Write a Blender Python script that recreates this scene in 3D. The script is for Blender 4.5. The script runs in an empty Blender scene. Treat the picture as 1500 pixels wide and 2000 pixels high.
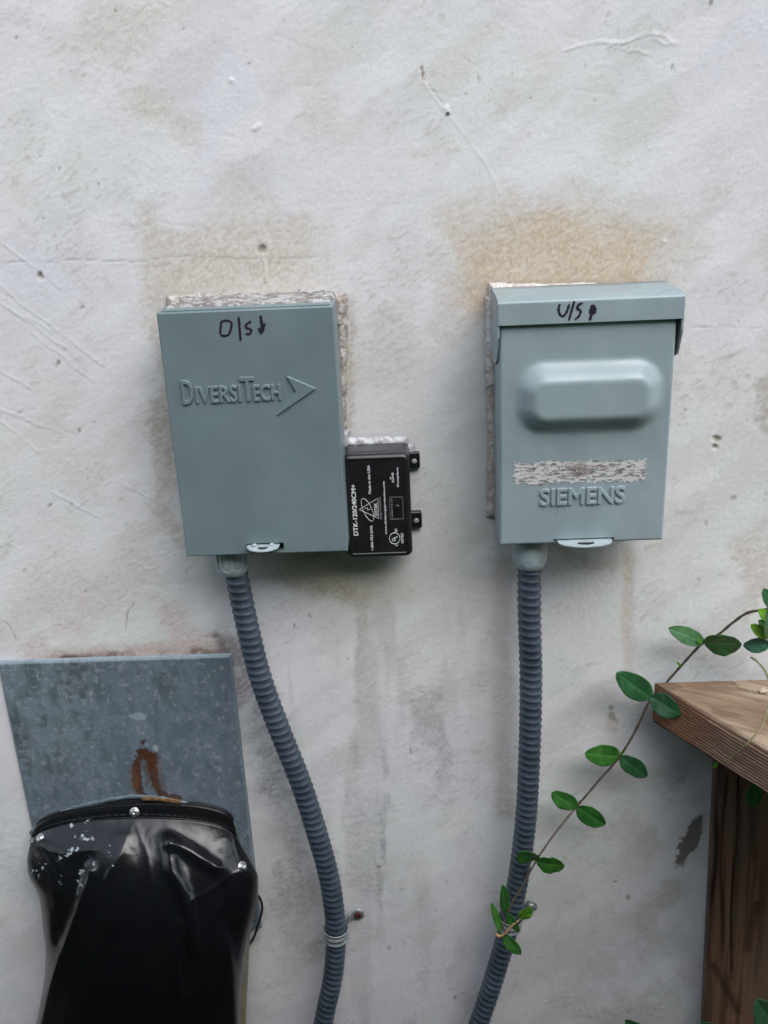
import bpy, math
import numpy as np
from mathutils import Matrix, Vector
PI = math.pi
C = bpy.context.scene.collection
S = bpy.context.scene

# ------------------------------------------------------------------ camera, sky, sun, exposure
EYE = np.array([0.0, -1.0, 1.5])                 # one metre in front of the wall (wall face is y = 0)
FPX, PITCH, YAW, ROLL = 1874.925, math.radians(20.5118), math.radians(-1.7063), math.radians(-2.6017)
def cam_axes():
    cp, sp, cy, sy, cr, sr = math.cos(PITCH), math.sin(PITCH), math.cos(YAW), math.sin(YAW), math.cos(ROLL), math.sin(ROLL)
    f = np.array([sy*cp, cy*cp, -sp]); r = np.array([cy, -sy, 0]); u = np.cross(r, f)
    return cr*r + sr*u, -sr*r + cr*u, f
AR, AU, AF = cam_axes()
cd = bpy.data.cameras.new('camera'); cam = bpy.data.objects.new('camera', cd); C.objects.link(cam)
cd.sensor_fit = 'HORIZONTAL'; cd.sensor_width = 36; cd.lens = FPX/1500*36; cd.clip_start = .02; cd.clip_end = 500
m = Matrix.Identity(4)
for i in range(3):
    m[i][0], m[i][1], m[i][2], m[i][3] = AR[i], AU[i], -AF[i], EYE[i]
cam.matrix_world = m; S.camera = cam

SUN_EL, SUN_AZ = math.radians(49), math.radians(150)      # azimuth clockwise from +Y: high, in front of the wall, a little right
world = bpy.data.worlds.new('World'); S.world = world; world.use_nodes = True
wn = world.node_tree; bg = wn.nodes['Background']
sky = wn.nodes.new('ShaderNodeTexSky'); sky.sky_type = 'NISHITA'; sky.sun_disc = False
sky.sun_elevation = SUN_EL; sky.sun_rotation = SUN_AZ; sky.air_density = 1.0; sky.dust_density = 1.3
hs = wn.nodes.new('ShaderNodeHueSaturation'); hs.inputs['Saturation'].default_value = .47
wn.links.new(sky.outputs[0], hs.inputs['Color']); wn.links.new(hs.outputs[0], bg.inputs['Color'])
bg.inputs['Strength'].default_value = .15
sd = bpy.data.lights.new('sun', 'SUN'); sd.energy = .85; sd.angle = math.radians(52); sd.color = (1, .985, .96)
sun = bpy.data.objects.new('sun', sd); C.objects.link(sun)
sdir = Vector((math.sin(SUN_AZ)*math.cos(SUN_EL), math.cos(SUN_AZ)*math.cos(SUN_EL), math.sin(SUN_EL)))
sun.rotation_euler = sdir.to_track_quat('Z', 'Y').to_euler(); sun.location = (1, -3, 5)
S.view_settings.view_transform = 'Standard'; S.view_settings.look = 'None'
S.view_settings.gamma = 1; S.view_settings.use_curve_mapping = False; S.view_settings.exposure = 1.58
S.render.engine = 'CYCLES'

# ------------------------------------------------------------------ survey: photo pixel -> point at distance d in front of the wall
def P(px, py, d=0.0):
    v = AF + AR*(px-750)/FPX - AU*(py-1000)/FPX
    return EYE + v*((1-d)/v[1])
def PX(p):                                        # world points (N,3) -> photo pixels
    q = np.asarray(p) - EYE; z = q @ AF
    return 750 + FPX*(q @ AR)/z, 1000 - FPX*(q @ AU)/z

# ------------------------------------------------------------------ numpy noise
def _lat(seed, n=256): return np.random.RandomState(seed).rand(n, n)
_L = {}
def vnoise(x, y, seed=0):
    if seed not in _L: _L[seed] = _lat(seed)
    L = _L[seed]; xi = np.floor(x).astype(int); yi = np.floor(y).astype(int)
    fx = x-xi; fy = y-yi; fx = fx*fx*(3-2*fx); fy = fy*fy*(3-2*fy)
    a = L[xi & 255, yi & 255]; b = L[(xi+1) & 255, yi & 255]; c = L[xi & 255, (yi+1) & 255]; e = L[(xi+1) & 255, (yi+1) & 255]
    return (a*(1-fx)+b*fx)*(1-fy) + (c*(1-fx)+e*fx)*fy
def fbm(x, y, seed=0, octv=4, gain=.5):
    s = 0; a = 1; t = 0
    for k in range(octv):
        s = s + a*vnoise(x*2**k+17.3*k, y*2**k+5.1*k, seed+k); t += a; a *= gain
    return s/t                                    # 0..1, mean .5
def sst(a, b, x):
    t = np.clip((x-a)/(b-a), 0, 1); return t*t*(3-2*t)

# ------------------------------------------------------------------ object helpers
def tag(o, label=None, cat=None, group=None, kind=None):
    if label: o['label'] = label
    if cat: o['category'] = cat
    if group: o['group'] = group
    if kind: o['kind'] = kind
    return o
class Thing:
    def __init__(s, name, label, cat, org, group=None):
        s.o = bpy.data.objects.new(name, None); C.objects.link(s.o); s.org = np.array(org, float)
        s.o.location = org; s.o.empty_display_size = .05; tag(s.o, label, cat, group)
def mesh_np(name, V, F, mat, parent=None, smooth=False, col=None, attrs=None):
    """parent: Thing or (object, org). V world coordinates."""
    V = np.asarray(V, float)
    org = np.zeros(3); po = None
    if isinstance(parent, Thing): org, po = parent.org, parent.o
    elif isinstance(parent, tuple): po, org = parent
    me = bpy.data.meshes.new(name)
    if isinstance(F, np.ndarray):
        nf, k = F.shape; me.vertices.add(len(V)); me.vertices.foreach_set('co', (V-org).ravel())
        me.loops.add(nf*k); me.loops.foreach_set('vertex_index', F.ravel().astype(np.int32))
        me.polygons.add(nf); me.polygons.foreach_set('loop_start', np.arange(nf, dtype=np.int32)*k)
        me.polygons.foreach_set('loop_total', np.full(nf, k, dtype=np.int32)); me.update(calc_edges=True)
    else:
        me.from_pydata((V-org).tolist(), [], [list(map(int, f)) for f in F])
    me.validate()
    for nm, arr in (attrs or {}).items():
        at = me.attributes.new(nm, 'FLOAT', 'POINT'); at.data.foreach_set('value', np.asarray(arr, np.float32).ravel())
    if col is not None:
        at = me.attributes.new('tint', 'FLOAT_COLOR', 'POINT')
        c4 = np.ones((len(V), 4), np.float32); c4[:, :3] = col; at.data.foreach_set('color', c4.ravel())
    if smooth: me.polygons.foreach_set('use_smooth', np.ones(len(me.polygons), bool))
    me.materials.append(mat); me.update()
    o = bpy.data.objects.new(name, me); C.objects.link(o)
    if po is not None: o.parent = po
    return o
def grid_faces(nr, nc, closed=False, flip=False):
    r = np.arange(nr-1)[:, None]; ncc = nc if closed else nc-1; c = np.arange(ncc)[None, :]
    a = r*nc+c; b = r*nc+(c+1) % nc; d = (r+1)*nc+(c+1) % nc; e = (r+1)*nc+c
    F = np.stack([a, b, d, e], -1).reshape(-1, 4)
    return F[:, ::-1].copy() if flip else F
def box_vf(x0, x1, y0, y1, z0, z1):
    V = [(x, y, z) for x in (x0, x1) for y in (y0, y1) for z in (z0, z1)]
    return V, [(0, 1, 3, 2), (4, 6, 7, 5), (0, 4, 5, 1), (2, 3, 7, 6), (0, 2, 6, 4), (1, 5, 7, 3)]
def bevel(o, w=.001, n=2):
    md = o.modifiers.new('bevel', 'BEVEL'); md.width = w; md.segments = n; md.limit_method = 'ANGLE'; md.angle_limit = .5
    md.harden_normals = False; return o
def prism(name, poly, mat, parent, thick, normal):
    """poly: world points of one face; pushed along normal by thick"""
    poly = np.array(poly, float); n = len(poly); q = poly + np.array(normal)*thick
    V = np.vstack([poly, q]); F = [tuple(range(n)), tuple(range(2*n-1, n-1, -1))] + [(i, i+n, (i+1) % n + n, (i+1) % n) for i in range(n)]
    o = mesh_np(name, V, F, mat, parent)
    import bmesh
    bm = bmesh.new(); bm.from_mesh(o.data); bmesh.ops.recalc_face_normals(bm, faces=bm.faces); bm.to_mesh(o.data); bm.free()
    return o
def catmull(pts, n):
    pts = np.array(pts, float); p = np.vstack([2*pts[0]-pts[1], pts, 2*pts[-1]-pts[-2]]); out = []
    for i in range(len(pts)-1):
        a, b, c, d = p[i:i+4]
        for t in np.linspace(0, 1, n, endpoint=False):
            out.append(.5*(2*b+(c-a)*t+(2*a-5*b+4*c-d)*t*t+(3*b-a-3*c+d)*t**3))
    out.append(pts[-1]); return np.array(out)
def resample(pts, step):
    s = np.r_[0, np.cumsum(np.linalg.norm(np.diff(pts, axis=0), axis=1))]; n = max(3, int(s[-1]/step)+1)
    t = np.linspace(0, s[-1], n); return np.stack([np.interp(t, s, pts[:, i]) for i in range(3)], 1), t
def frames(p):
    T = np.gradient(p, axis=0); T /= np.linalg.norm(T, axis=1)[:, None]
    N = np.zeros_like(p); v = np.array([0, -1.0, 0]); v = v - T[0]*(v @ T[0]); N[0] = v/np.linalg.norm(v)
    for i in range(1, len(p)):
        v = N[i-1]-T[i]*(N[i-1] @ T[i]); N[i] = v/np.linalg.norm(v)
    return T, N, np.cross(T, N)
def tube(name, pts, rad, mat, parent, seg=12, step=.003, cap=True, **kw):
    """rad: number or f(s, theta, total)"""
    p, s = resample(pts, step); T, N, B = frames(p); th = np.linspace(0, 2*PI, seg, endpoint=False)
    R = rad(s[:, None], th[None, :], s[-1]) if callable(rad) else np.full((len(p), seg), rad)
    R = np.broadcast_to(R, (len(p), seg))
    V = (p[:, None, :] + R[..., None]*(np.cos(th)[None, :, None]*N[:, None, :] + np.sin(th)[None, :, None]*B[:, None, :])).reshape(-1, 3)
    F = grid_faces(len(p), seg, True)
    o = mesh_np(name, V, F, mat, parent, True, **kw)
    return o
def lathe(name, org, prof, mat, parent, axis=(0, 0, -1), seg=32, disp=None):
    """prof: list of (t along axis, radius)"""
    ax = np.array(axis, float); ax /= np.linalg.norm(ax); a = np.cross(ax, [0, 1, 0.001]); a /= np.linalg.norm(a); b = np.cross(ax, a)
    prof = np.array(prof, float); th = np.linspace(0, 2*PI, seg, endpoint=False)
    R = np.repeat(prof[:, 1:2], seg, 1); Tt = np.repeat(prof[:, 0:1], seg, 1)
    if disp is not None: R = R + disp(Tt, th[None, :]+0*R)
    V = np.array(org) + Tt[..., None]*ax + R[..., None]*(np.cos(th)[None, :, None]*a + np.sin(th)[None, :, None]*b)
    return mesh_np(name, V.reshape(-1, 3), grid_faces(len(prof), seg, True), mat, parent, True)

# ------------------------------------------------------------------ materials
def mat_base(name, rough=.5, metal=0.0, spec=.5):
    m = bpy.data.materials.new(name); m.use_nodes = True; b = m.node_tree.nodes['Principled BSDF']
    b.inputs['Roughness'].default_value = rough; b.inputs['Metallic'].default_value = metal; b.inputs['Specular IOR Level'].default_value = spec
    return m, m.node_tree, b
def noise_node(nt, scale, detail=4, rough=.55, stretch=(1, 1, 1), dist=0):
    tc = nt.nodes.new('ShaderNodeTexCoord'); mp = nt.nodes.new('ShaderNodeMapping'); mp.inputs['Scale'].default_value = stretch
    n = nt.nodes.new('ShaderNodeTexNoise'); n.inputs['Scale'].default_value = scale; n.inputs['Detail'].default_value = detail
    n.inputs['Roughness'].default_value = rough; n.inputs['Distortion'].default_value = dist
    nt.links.new(tc.outputs['Object'], mp.inputs[0]); nt.links.new(mp.outputs[0], n.inputs['Vector']); return n
def ramp(nt, src, stops):
    r = nt.nodes.new('ShaderNodeValToRGB'); e = r.color_ramp.elements
    while len(e) < len(stops): e.new(.5)
    for el, (p, c) in zip(e, stops): el.position = p; el.color = (*c, 1) if len(c) == 3 else c
    nt.links.new(src, r.inputs[0]); return r
def mix(nt, a, b, fac, mode='MIX'):
    x = nt.nodes.new('ShaderNodeMix'); x.data_type = 'RGBA'; x.blend_type = mode
    for s, v in ((0, fac), (6, a), (7, b)):
        if hasattr(v, 'is_linked') or isinstance(v, bpy.types.NodeSocket): nt.links.new(v, x.inputs[s])
        else: x.inputs[s].default_value = v if s == 0 else (*v, 1)
    return x.outputs[2]
def bump(nt, b, h, strength=.3, dist=.001):
    n = nt.nodes.new('ShaderNodeBump'); n.inputs['Strength'].default_value = strength; n.inputs['Distance'].default_value = dist
    nt.links.new(h, n.inputs['Height']); nt.links.new(n.outputs[0], b.inputs['Normal']); return n
def simple(name, c, rough=.5, metal=0, var=.12, scale=40, bs=.15, bscale=None, bd=.0006, spec=.5, stretch=(1, 1, 1)):
    m, nt, b = mat_base(name, rough, metal, spec)
    n = noise_node(nt, scale, 5, .6, stretch); c = np.array(c)
    r = ramp(nt, n.outputs[0], [(.3, tuple(c*(1-var))), (.7, tuple(np.minimum(1, c*(1+var))))])
    nt.links.new(r.outputs[0], b.inputs['Base Color'])
    n2 = noise_node(nt, bscale or scale*5, 3, .6, stretch); bump(nt, b, n2.outputs[0], bs, bd)
    rr = nt.nodes.new('ShaderNodeMapRange'); rr.inputs[3].default_value = max(0, rough-.08); rr.inputs[4].default_value = min(1, rough+.08)
    nt.links.new(n.outputs[0], rr.inputs[0]); nt.links.new(rr.outputs[0], b.inputs['Roughness'])
    return m
def tinted(name, rough=.6, metal=0, fine=600, fvar=.10, bs=.3, bscale=700, bd=.0006, spec=.5, rough_attr=False):
    """colour from the mesh attribute 'tint', times fine procedural grain"""
    m, nt, b = mat_base(name, rough, metal, spec)
    a = nt.nodes.new('ShaderNodeAttribute'); a.attribute_name = 'tint'
    n = noise_node(nt, fine, 4, .65)
    r = ramp(nt, n.outputs[0], [(.3, (1-fvar,)*3), (.7, (1+fvar*.6,)*3)])
    nt.links.new(mix(nt, a.outputs['Color'], r.outputs[0], 1.0, 'MULTIPLY'), b.inputs['Base Color'])
    n2 = noise_node(nt, bscale, 4, .6); bump(nt, b, n2.outputs[0], bs, bd)
    if rough_attr:
        ra = nt.nodes.new('ShaderNodeAttribute'); ra.attribute_name = 'gloss'; nt.links.new(ra.outputs['Fac'], b.inputs['Roughness'])
    return m
def enamel(name, c, rough):
    m, nt, b = mat_base(name, rough); c = np.array(c)
    n = noise_node(nt, 13, 6, .65); r = ramp(nt, n.outputs[0], [(.28, tuple(c*.90)), (.72, tuple(c*1.09))])
    n1 = noise_node(nt, 14, 4, .5, (2.2, 2.2, .5)); r1 = ramp(nt, n1.outputs[0], [(.42, (1, 1, 1)), (.75, (1.10, 1.09, 1.06))])
    x = mix(nt, r.outputs[0], r1.outputs[0], 1.0, 'MULTIPLY')
    n2 = noise_node(nt, 230, 3, .5); r2 = ramp(nt, n2.outputs[0], [(.70, (0, 0, 0)), (.78, (.40, .40, .40))]); x = mix(nt, x, tuple(c*.45), r2.outputs[0])
    n3 = noise_node(nt, 70, 6, .75, (1, 1, 2.5), 1.5); r3 = ramp(nt, n3.outputs[0], [(.63, (0, 0, 0)), (.78, (.35, .35, .35))]); x = mix(nt, x, tuple(c*1.6+.04), r3.outputs[0])
    nt.links.new(x, b.inputs['Base Color'])
    rr = nt.nodes.new('ShaderNodeMapRange'); rr.inputs[1].default_value = .3; rr.inputs[2].default_value = .7; rr.inputs[3].default_value = rough-.07; rr.inputs[4].default_value = rough+.16
    nt.links.new(n1.outputs[0], rr.inputs[0]); nt.links.new(rr.outputs[0], b.inputs['Roughness'])
    n4 = noise_node(nt, 900, 3); bump(nt, b, n4.outputs[0], .16, .0002); return m
M = {}
M['wall'] = tinted('weathered_stucco', .88, 0, 620, .085, .35, 520, .0007, .3)
M['box_l'] = enamel('grey_green_enamel', (.128, .174, .186), .33)
M['box_r'] = enamel('pale_grey_enamel', (.222, .282, .298), .33)
M['emb'] = M['box_l']
M['shade_fill'] = simple('opening_shade', (.02, .02, .02), .7)  # near-black fill standing in for shade in slots and tab holes
M['galv_tab'] = simple('pale_painted_steel', (.42, .49, .51), .38, .25, .2, 120)
M['galv'] = tinted('galvanised_steel', .48, .25, 260, .16, .25, 300, .0004)
M['zinc'] = simple('zinc_plated', (.42, .43, .43), .35, .85, .3, 300, .3)
M['zinc_dull'] = simple('dull_zinc', (.30, .33, .34), .45, .6, .35, 220, .4)
M['rust'] = simple('rusty_screw', (.07, .014, .010), .7, .2, .5, 400, .6)
M['black_plastic'] = simple('black_plastic', (.010, .010, .012), .30, 0, .2, 60, .15, 1200, .0002)
M['white_print'] = simple('white_print', (.62, .63, .64), .6, 0, .15, 500, 0)
M['grey_print'] = simple('grey_print', (.25, .25, .26), .6, 0, .15, 500, 0)
M['marker'] = simple('black_marker_ink', (.014, .007, .018), .5, 0, .5, 700, 0)
M['conduit'] = simple('grey_conduit_pvc', (.040, .055, .075), .46, 0, .32, 38, .15, 900, .0003)
M['fitting'] = simple('grey_fitting_plastic', (.29, .35, .37), .46, 0, .1, 80, .2)
M['vinyl'] = tinted('black_vinyl', .25, 0, 300, .1, .12, 160, .0006, .42, True)
M['caulk_dirty'] = tinted('dirty_caulk', .7, 0, 500, .3, .5, 400, .001)
M['caulk_white'] = simple('white_caulk', (.60, .58, .57), .5, 0, .18, 120, .5, 250, .001)
M['caulk_clear'] = simple('clear_silicone', (.26, .28, .31), .16, 0, .3, 150, .5, 200, .0015)
M['sticker'] = tinted('torn_sticker', .75, 0, 900, .25, .4, 900, .0005)
M['stem'] = simple('brown_stem', (.075, .055, .035), .6, 0, .35, 200, .5)
M['stem_tan'] = simple('tan_twig', (.32, .20, .10), .6, 0, .3, 300, .5)
M['stem_green'] = simple('pale_green_tendril', (.17, .17, .07), .55, 0, .25, 200, .3)
def leaf_mat(name, c, c2, rough=.33):
    m, nt, b = mat_base(name, rough, 0, .5)
    a = nt.nodes.new('ShaderNodeAttribute'); a.attribute_name = 'vein'
    n = noise_node(nt, 60, 6, .7); r = ramp(nt, n.outputs[0], [(.30, tuple(np.array(c)*.60)), (.52, tuple(c)), (.70, tuple(np.array(c)*1.35+np.array((.006, .012, 0)))), (.80, (.16, .17, .05))])
    oi = nt.nodes.new('ShaderNodeObjectInfo'); rv = ramp(nt, oi.outputs['Random'], [(0, (.72, .80, .85)), (.5, (1, 1, 1)), (1, (1.45, 1.22, .85))])
    nt.links.new(mix(nt, mix(nt, r.outputs[0], c2, a.outputs['Fac']), rv.outputs[0], 1.0, 'MULTIPLY'), b.inputs['Base Color'])
    n2 = noise_node(nt, 260, 3); bump(nt, b, n2.outputs[0], .25, .0008)
    return m
M['leaf'] = leaf_mat('dark_green_leaf', (.024, .092, .034), (.06, .17, .07))
M['leaf_b'] = leaf_mat('mid_green_leaf', (.030, .125, .022), (.08, .22, .06))
M['leaf_y'] = leaf_mat('bright_young_leaf', (.09, .27, .02), (.2, .42, .07), .45)
M['leaf_t'] = leaf_mat('blue_green_leaf', (.035, .12, .065), (.07, .18, .13), .5)
M['wood_top'] = tinted('weathered_board_top', .75, 0, 500, .12, .3, 500, .0006, .3)
M['wood_dark'] = tinted('dark_stained_wood', .7, 0, 500, .15, .3, 400, .0006, .35)
M['mulch'] = simple('dark_soil', (.035, .026, .02), .95, 0, .5, 30, .8, 60, .02)
M['blocker_wood'] = simple('dark_blocker_wood', (.045, .035, .028), .8, 0, .3, 8, .4, 60, .002, stretch=(6, 6, .6))

# ================================================================== SETTING
gs = 60.0
gx = np.linspace(-gs, gs, 61); gy = np.linspace(-gs, .3, 41); GX, GY = np.meshgrid(gx, gy, indexing='ij')
gz = .02*(fbm(GX*.7, GY*.7, 5)-.5)-.02
tag(mesh_np('ground', np.stack([GX, GY, gz], -1).reshape(-1, 3), grid_faces(61, 41, flip=True), M['mulch'], None, True), kind='structure')

# -- the stucco wall: one sheet of real relief, colour painted as stains that belong to it
def wall():
    st = .0016
    def axis(a, b, lo, hi):
        d = np.arange(a, b, st); l = a - np.geomspace(.004, a-lo, 28)[::-1]; h = d[-1] + np.geomspace(.004, hi-d[-1], 28)
        return np.r_[l, d, h]
    xs = axis(-.64, .53, -3.0, 3.2); zs = axis(.33, 1.68, -.05, 3.1)
    X, Zz = np.meshgrid(xs, zs, indexing='ij'); n0, n1 = X.shape
    u, v = PX(np.stack([X, 0*X, Zz], -1))         # photo pixel of each wall point: only used to lay out the stains
    far = (np.abs(X) > .75) | (Zz > 1.8) | (Zz < .25)
    u = np.clip(u, -900, 2400); v = np.clip(v, -900, 3000)
    # warped copies for ragged outlines
    w1 = fbm(X*14, Zz*14, 11, 5)-.5; w2 = fbm(X*14, Zz*14, 31, 5)-.5
    f1 = fbm(X*70, Zz*70, 41, 4)-.5; f2 = fbm(X*70, Zz*70, 51, 4)-.5
    U = u+150*w1+45*f1; Vv = v+150*w2+45*f2
    fine = fbm(X*380, Zz*380, 61, 2)              # grain ~4 mm
    fine2 = fbm(X*520, Zz*520, 66, 2)
    aniso = fbm((X*.85+Zz*.5)*130, (Zz*.85-X*.5)*420, 71, 3)
    big = fbm(X*5, Zz*5, 81, 4); big2 = fbm(X*6+9, Zz*6, 91, 4); med = fbm(X*22, Zz*22, 101, 5)
    streak = fbm(X*34, Zz*4.5, 111, 6); streak2 = fbm(X*120, Zz*9, 121, 4)
    col = np.empty((n0, n1, 3)); col[:] = (.604, .600, .602)
    def lay(c, k):
        nonlocal col
        k = np.clip(k, 0, 1)[..., None]; col = col*(1-k)+np.array(c)*k
    def rect(x0, y0, x1, y1, s=25, a=U, b=Vv, sh=0):
        a = a + sh*(b-y0)
        return sst(x0-s, x0+s, a)*(1-sst(x1-s, x1+s, a))*sst(y0-s, y0+s, b)*(1-sst(y1-s, y1+s, b))
    def ell(cx, cy, rx, ry, rot=0, s=.5, a=U, b=Vv):
        c_, s_ = math.cos(rot), math.sin(rot); p = ((a-cx)*c_+(b-cy)*s_)/rx; q = (-(a-cx)*s_+(b-cy)*c_)/ry
        return 1-sst(1-s, 1+s, np.sqrt(p*p+q*q))
    lay((.575, .575, .650), sst(.46, .62, big)*.42)                  # lilac bloom
    lay((.585, .630, .600), sst(.50, .64, big2)*.55)                 # greenish wash
    lay((.610, .607, .600), sst(.5, .66, fbm(X*7+3, Zz*7, 131, 4))*.6*(v < 1150))
    lay((.52, .515, .51), sst(.54, .74, med)*.45)
    lay((.56, .565, .58), sst(.50, .7, fbm(X*3, Zz*9, 133, 4))*.4)
    # flecks of missing finish following the trowel
    lay((.42, .395, .36), sst(.58, .76, aniso)*(.10+.45*sst(.48, .62, med)))
    lay((.50, .49, .475), sst(.50, .70, fbm((X*.8+Zz*.6)*9, (Zz*.8-X*.6)*26, 181, 5))*.45)
    lay((.645, .645, .65), sst(.52, .70, fbm((X*.8+Zz*.6)*11, (Zz*.8-X*.6)*30, 191, 5))*.6)
    # worn beige patches
    rough = 0*X
    def patch(c, k, grain=.9, edge=.0):
        nonlocal rough
        kk = k*(1-grain*.38+grain*.62*sst(.34, .60, aniso*.5+fine*.5)); lay(c, kk)
        lay((c[0]*.55, c[1]*.50, c[2]*.45), k*sst(.60, .76, fine)*.34*grain)
        lay((.68, .64, .58), k*sst(.58, .76, fine2)*.30*grain)
        rough = np.maximum(rough, k)
    pr = rect(915, 430, 1305, 600, 34, u+95*w1+40*f1, v+110*w2+40*f2)
    patch((.50, .455, .395), rect(880, 395, 1345, 600, 50, u+95*w1+30*f1)*.5); patch((.485, .41, .32), pr*.85)
    patch((.47, .37, .26), rect(960, 470, 1270, 580, 30)*.4)
    patch((.52, .475, .42), ell(935, 430, 75, 70)*.45); patch((.53, .50, .46), ell(1330, 490, 45, 55)*.6); patch((.53, .50, .46), ell(1110, 385, 80, 35)*.45)
    patch((.50, .465, .405), rect(272, 425, 610, 640, 22, u+75*w1+25*f1, Vv)*.68); patch((.44, .40, .33), ell(440, 530, 120, 50)*.4)
    patch((.52, .49, .44), ell(470, 400, 55, 55)*.5); patch((.52, .49, .44), rect(600, 440, 665, 640, 25)*.4)
    patch((.53, .50, .46), ell(235, 95, 95, 60)*.6); patch((.53, .50, .46), ell(310, 225, 65, 40)*.68); patch((.53, .50, .46), ell(360, 285, 35, 45)*.55)
    patch((.56, .54, .50), ell(290, 30, 90, 50)*.5); patch((.55, .53, .50), ell(635, 190, 35, 90, .2)*.4)
    patch((.36, .32, .275), ell(322, 850, 40, 115)*.66); patch((.46, .42, .37), ell(318, 700, 28, 120)*.45); patch((.45, .41, .36), ell(335, 1000, 28, 120)*.5)
    patch((.52, .475, .435), ell(720, 690, 75, 60)*.35); patch((.50, .44, .38), ell(880, 600, 50, 70)*.35)
    patch((.42, .40, .37), ell(1497, 775, 26, 45)*.9); patch((.50, .48, .46), ell(1500, 600, 45, 120)*.45); patch((.48, .44, .40), ell(1480, 1100, 45, 80)*.6)
    patch((.54, .49, .50), ell(150, 880, 60, 45)*.3); patch((.52, .47, .46), ell(160, 1180, 130, 70)*.45)
    patch((.47, .42, .38), rect(676, 590, 690, 840, 7, u+20*f1, v)*.7)
    # grime, drips and streaks lower down
    patch((.33, .30, .20), ell(628, 1135, 80, 68)*.72, .6); patch((.47, .45, .39), ell(600, 1110, 170, 45)*.55, .4)
    patch((.42, .38, .35), rect(690, 1085, 1000, 1140, 30)*.25, .3)
    g = sst(.42, .62, streak)
    patch((.385, .375, .345), rect(580, 1130, 720, 1500, 50)*g*.8, .7); patch((.36, .36, .355), rect(540, 1300, 680, 1720, 45)*g*.7, .8)
    patch((.41, .405, .385), rect(700, 1150, 900, 1450, 70)*g*.6, .5); patch((.30, .30, .29), ell(858, 1440, 22, 90)*.5, .9)
    patch((.30, .31, .32), ell(745, 1640, 12, 160, .0, .7, u+30*f1+30*w1, v)*sst(.4, .6, streak2)*.7, .9)
    patch((.31, .315, .32), ell(720, 1660, 35, 110, 0, .6)*.35, .9)
    patch((.26, .265, .29), ell(505, 1450, 45, 190, -.2)*(.3+.7*sst(.4, .6, med))*.7, .9); patch((.30, .29, .28), ell(560, 1720, 50, 150, -.15)*(.3+.7*sst(.4, .6, med))*.5, .9)
    patch((.33, .34, .36), rect(700, 1700, 900, 2100, 50)*sst(.45, .62, streak)*.35, .4)
    patch((.35, .33, .31), rect(780, 1740, 900, 1900, 40)*sst(.5, .6, med)*.4, .6)
    patch((.47, .425, .40), rect(962, 1090, 1000, 1600, 12, u+30*w1+14*f1, v)*.75, .4)   # rusty drip bands beside the conduit
    patch((.55, .50, .48), rect(925, 1100, 990, 1500, 25)*.35, .3)
    patch((.50, .415, .36), rect(1217, 1070, 1240, 1345, 9, u+18*w1+10*f1+.02*(v-1070), v)*.62*(1-sst(1180, 1400, v)*.5), .4)
    patch((.46, .40, .345), rect(1000, 1060, 1225, 1090, 18)*.5, .4)
    patch((.47, .475, .47), rect(1100, 1550, 1390, 2100, 60)*sst(.42, .6, med)*.5, .5)
    patch((.42, .42, .415), ell(1300, 1560, 75, 90)*sst(.4, .6, med)*.7, .6); patch((.43, .42, .40), ell(1280, 1720, 45, 130)*sst(.4, .6, med)*.6, .5)
    patch((.40, .39, .37), ell(1240, 1965, 60, 45)*.4, .5)
    # old peeled strip above the metal plate
    pl = 1294-(u*.043)+14*w1+5*f1
    patch((.34, .24, .19), sst(-34, -4, v-pl)*(v < pl+30)*sst(40, 110, u)*(1-sst(440, 470, u))*.75, .9)
    lay((.085, .055, .042), sst(-15, -6, v-pl+10*f1)*(v < pl+20)*sst(60, 100, u)*(1-sst(445, 460, u))*sst(.34, .46, fbm(X*30, Zz*30, 141, 3))*.95)
    patch((.50, .42, .40), rect(40, 1215, 470, 1290, 25)*sst(.4, .58, med)*.6, .9)
    patch((.17, .13, .11), ell(430, 1262, 10, 26, -.4, .6, u+26*f1, v+26*f2)*.8, .6)
    patch((.24, .21, .22), ell(478, 1330, 24, 110, -.1)*.6, .8)
    # dark leaf-shaped smudge
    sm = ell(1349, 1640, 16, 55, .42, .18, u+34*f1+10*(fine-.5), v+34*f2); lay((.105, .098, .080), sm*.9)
    # bare chips and specks: (x, y, r, kind)
    rs = np.random.RandomState(4); specks = [(31, 75, 3.2), (823, 134, 3.5), (825, 146, 3.5), (911, 184, 2.5), (935, 152, 3), (936, 160, 2.6), (1036, 190, 3), (1143, 129, 2.5), (950, 53, 3), (1388, 4, 5), (1312, 131, 4),
        (225, 21, 4), (116, 330, 3), (78, 305, 3), (84, 426, 3), (109, 461, 2.5), (191, 360, 2.5), (358, 57, 2.5), (487, 123, 3), (686, 92, 2.5), (543, 1115, 4.5), (549, 1123, 4), (603, 1203, 4), (575, 1221, 2.6), (678, 1287, 2.6),
        (1430, 972, 6), (1378, 1024, 4), (1362, 1133, 3.5), (1339, 774, 3.5), (1339, 800, 3), (1108, 1306, 2.6), (1227, 1753, 6), (1198, 1723, 3), (1203, 1722, 2.4), (740, 1693, 4), (888, 1947, 3.5), (800, 1465, 4), (99, 987, 3.5),
        (156, 840, 4), (185, 824, 3), (124, 684, 4), (115, 709, 4), (111, 715, 4), (37, 808, 4), (170, 936, 3), (160, 600, 3), (140, 985, 3), (46, 1116, 3), (167, 1155, 3), (31, 1205, 3), (695, 1370, 5), (760, 1850, 4), (1227, 1975, 4)]
    specks += [(rs.uniform(-100, 1600), rs.uniform(-50, 2050), rs.choice([1.6, 2, 2.5, 3.2], p=[.4, .3, .2, .1])) for _ in range(300)]
    hgt = np.zeros_like(X)
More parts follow.
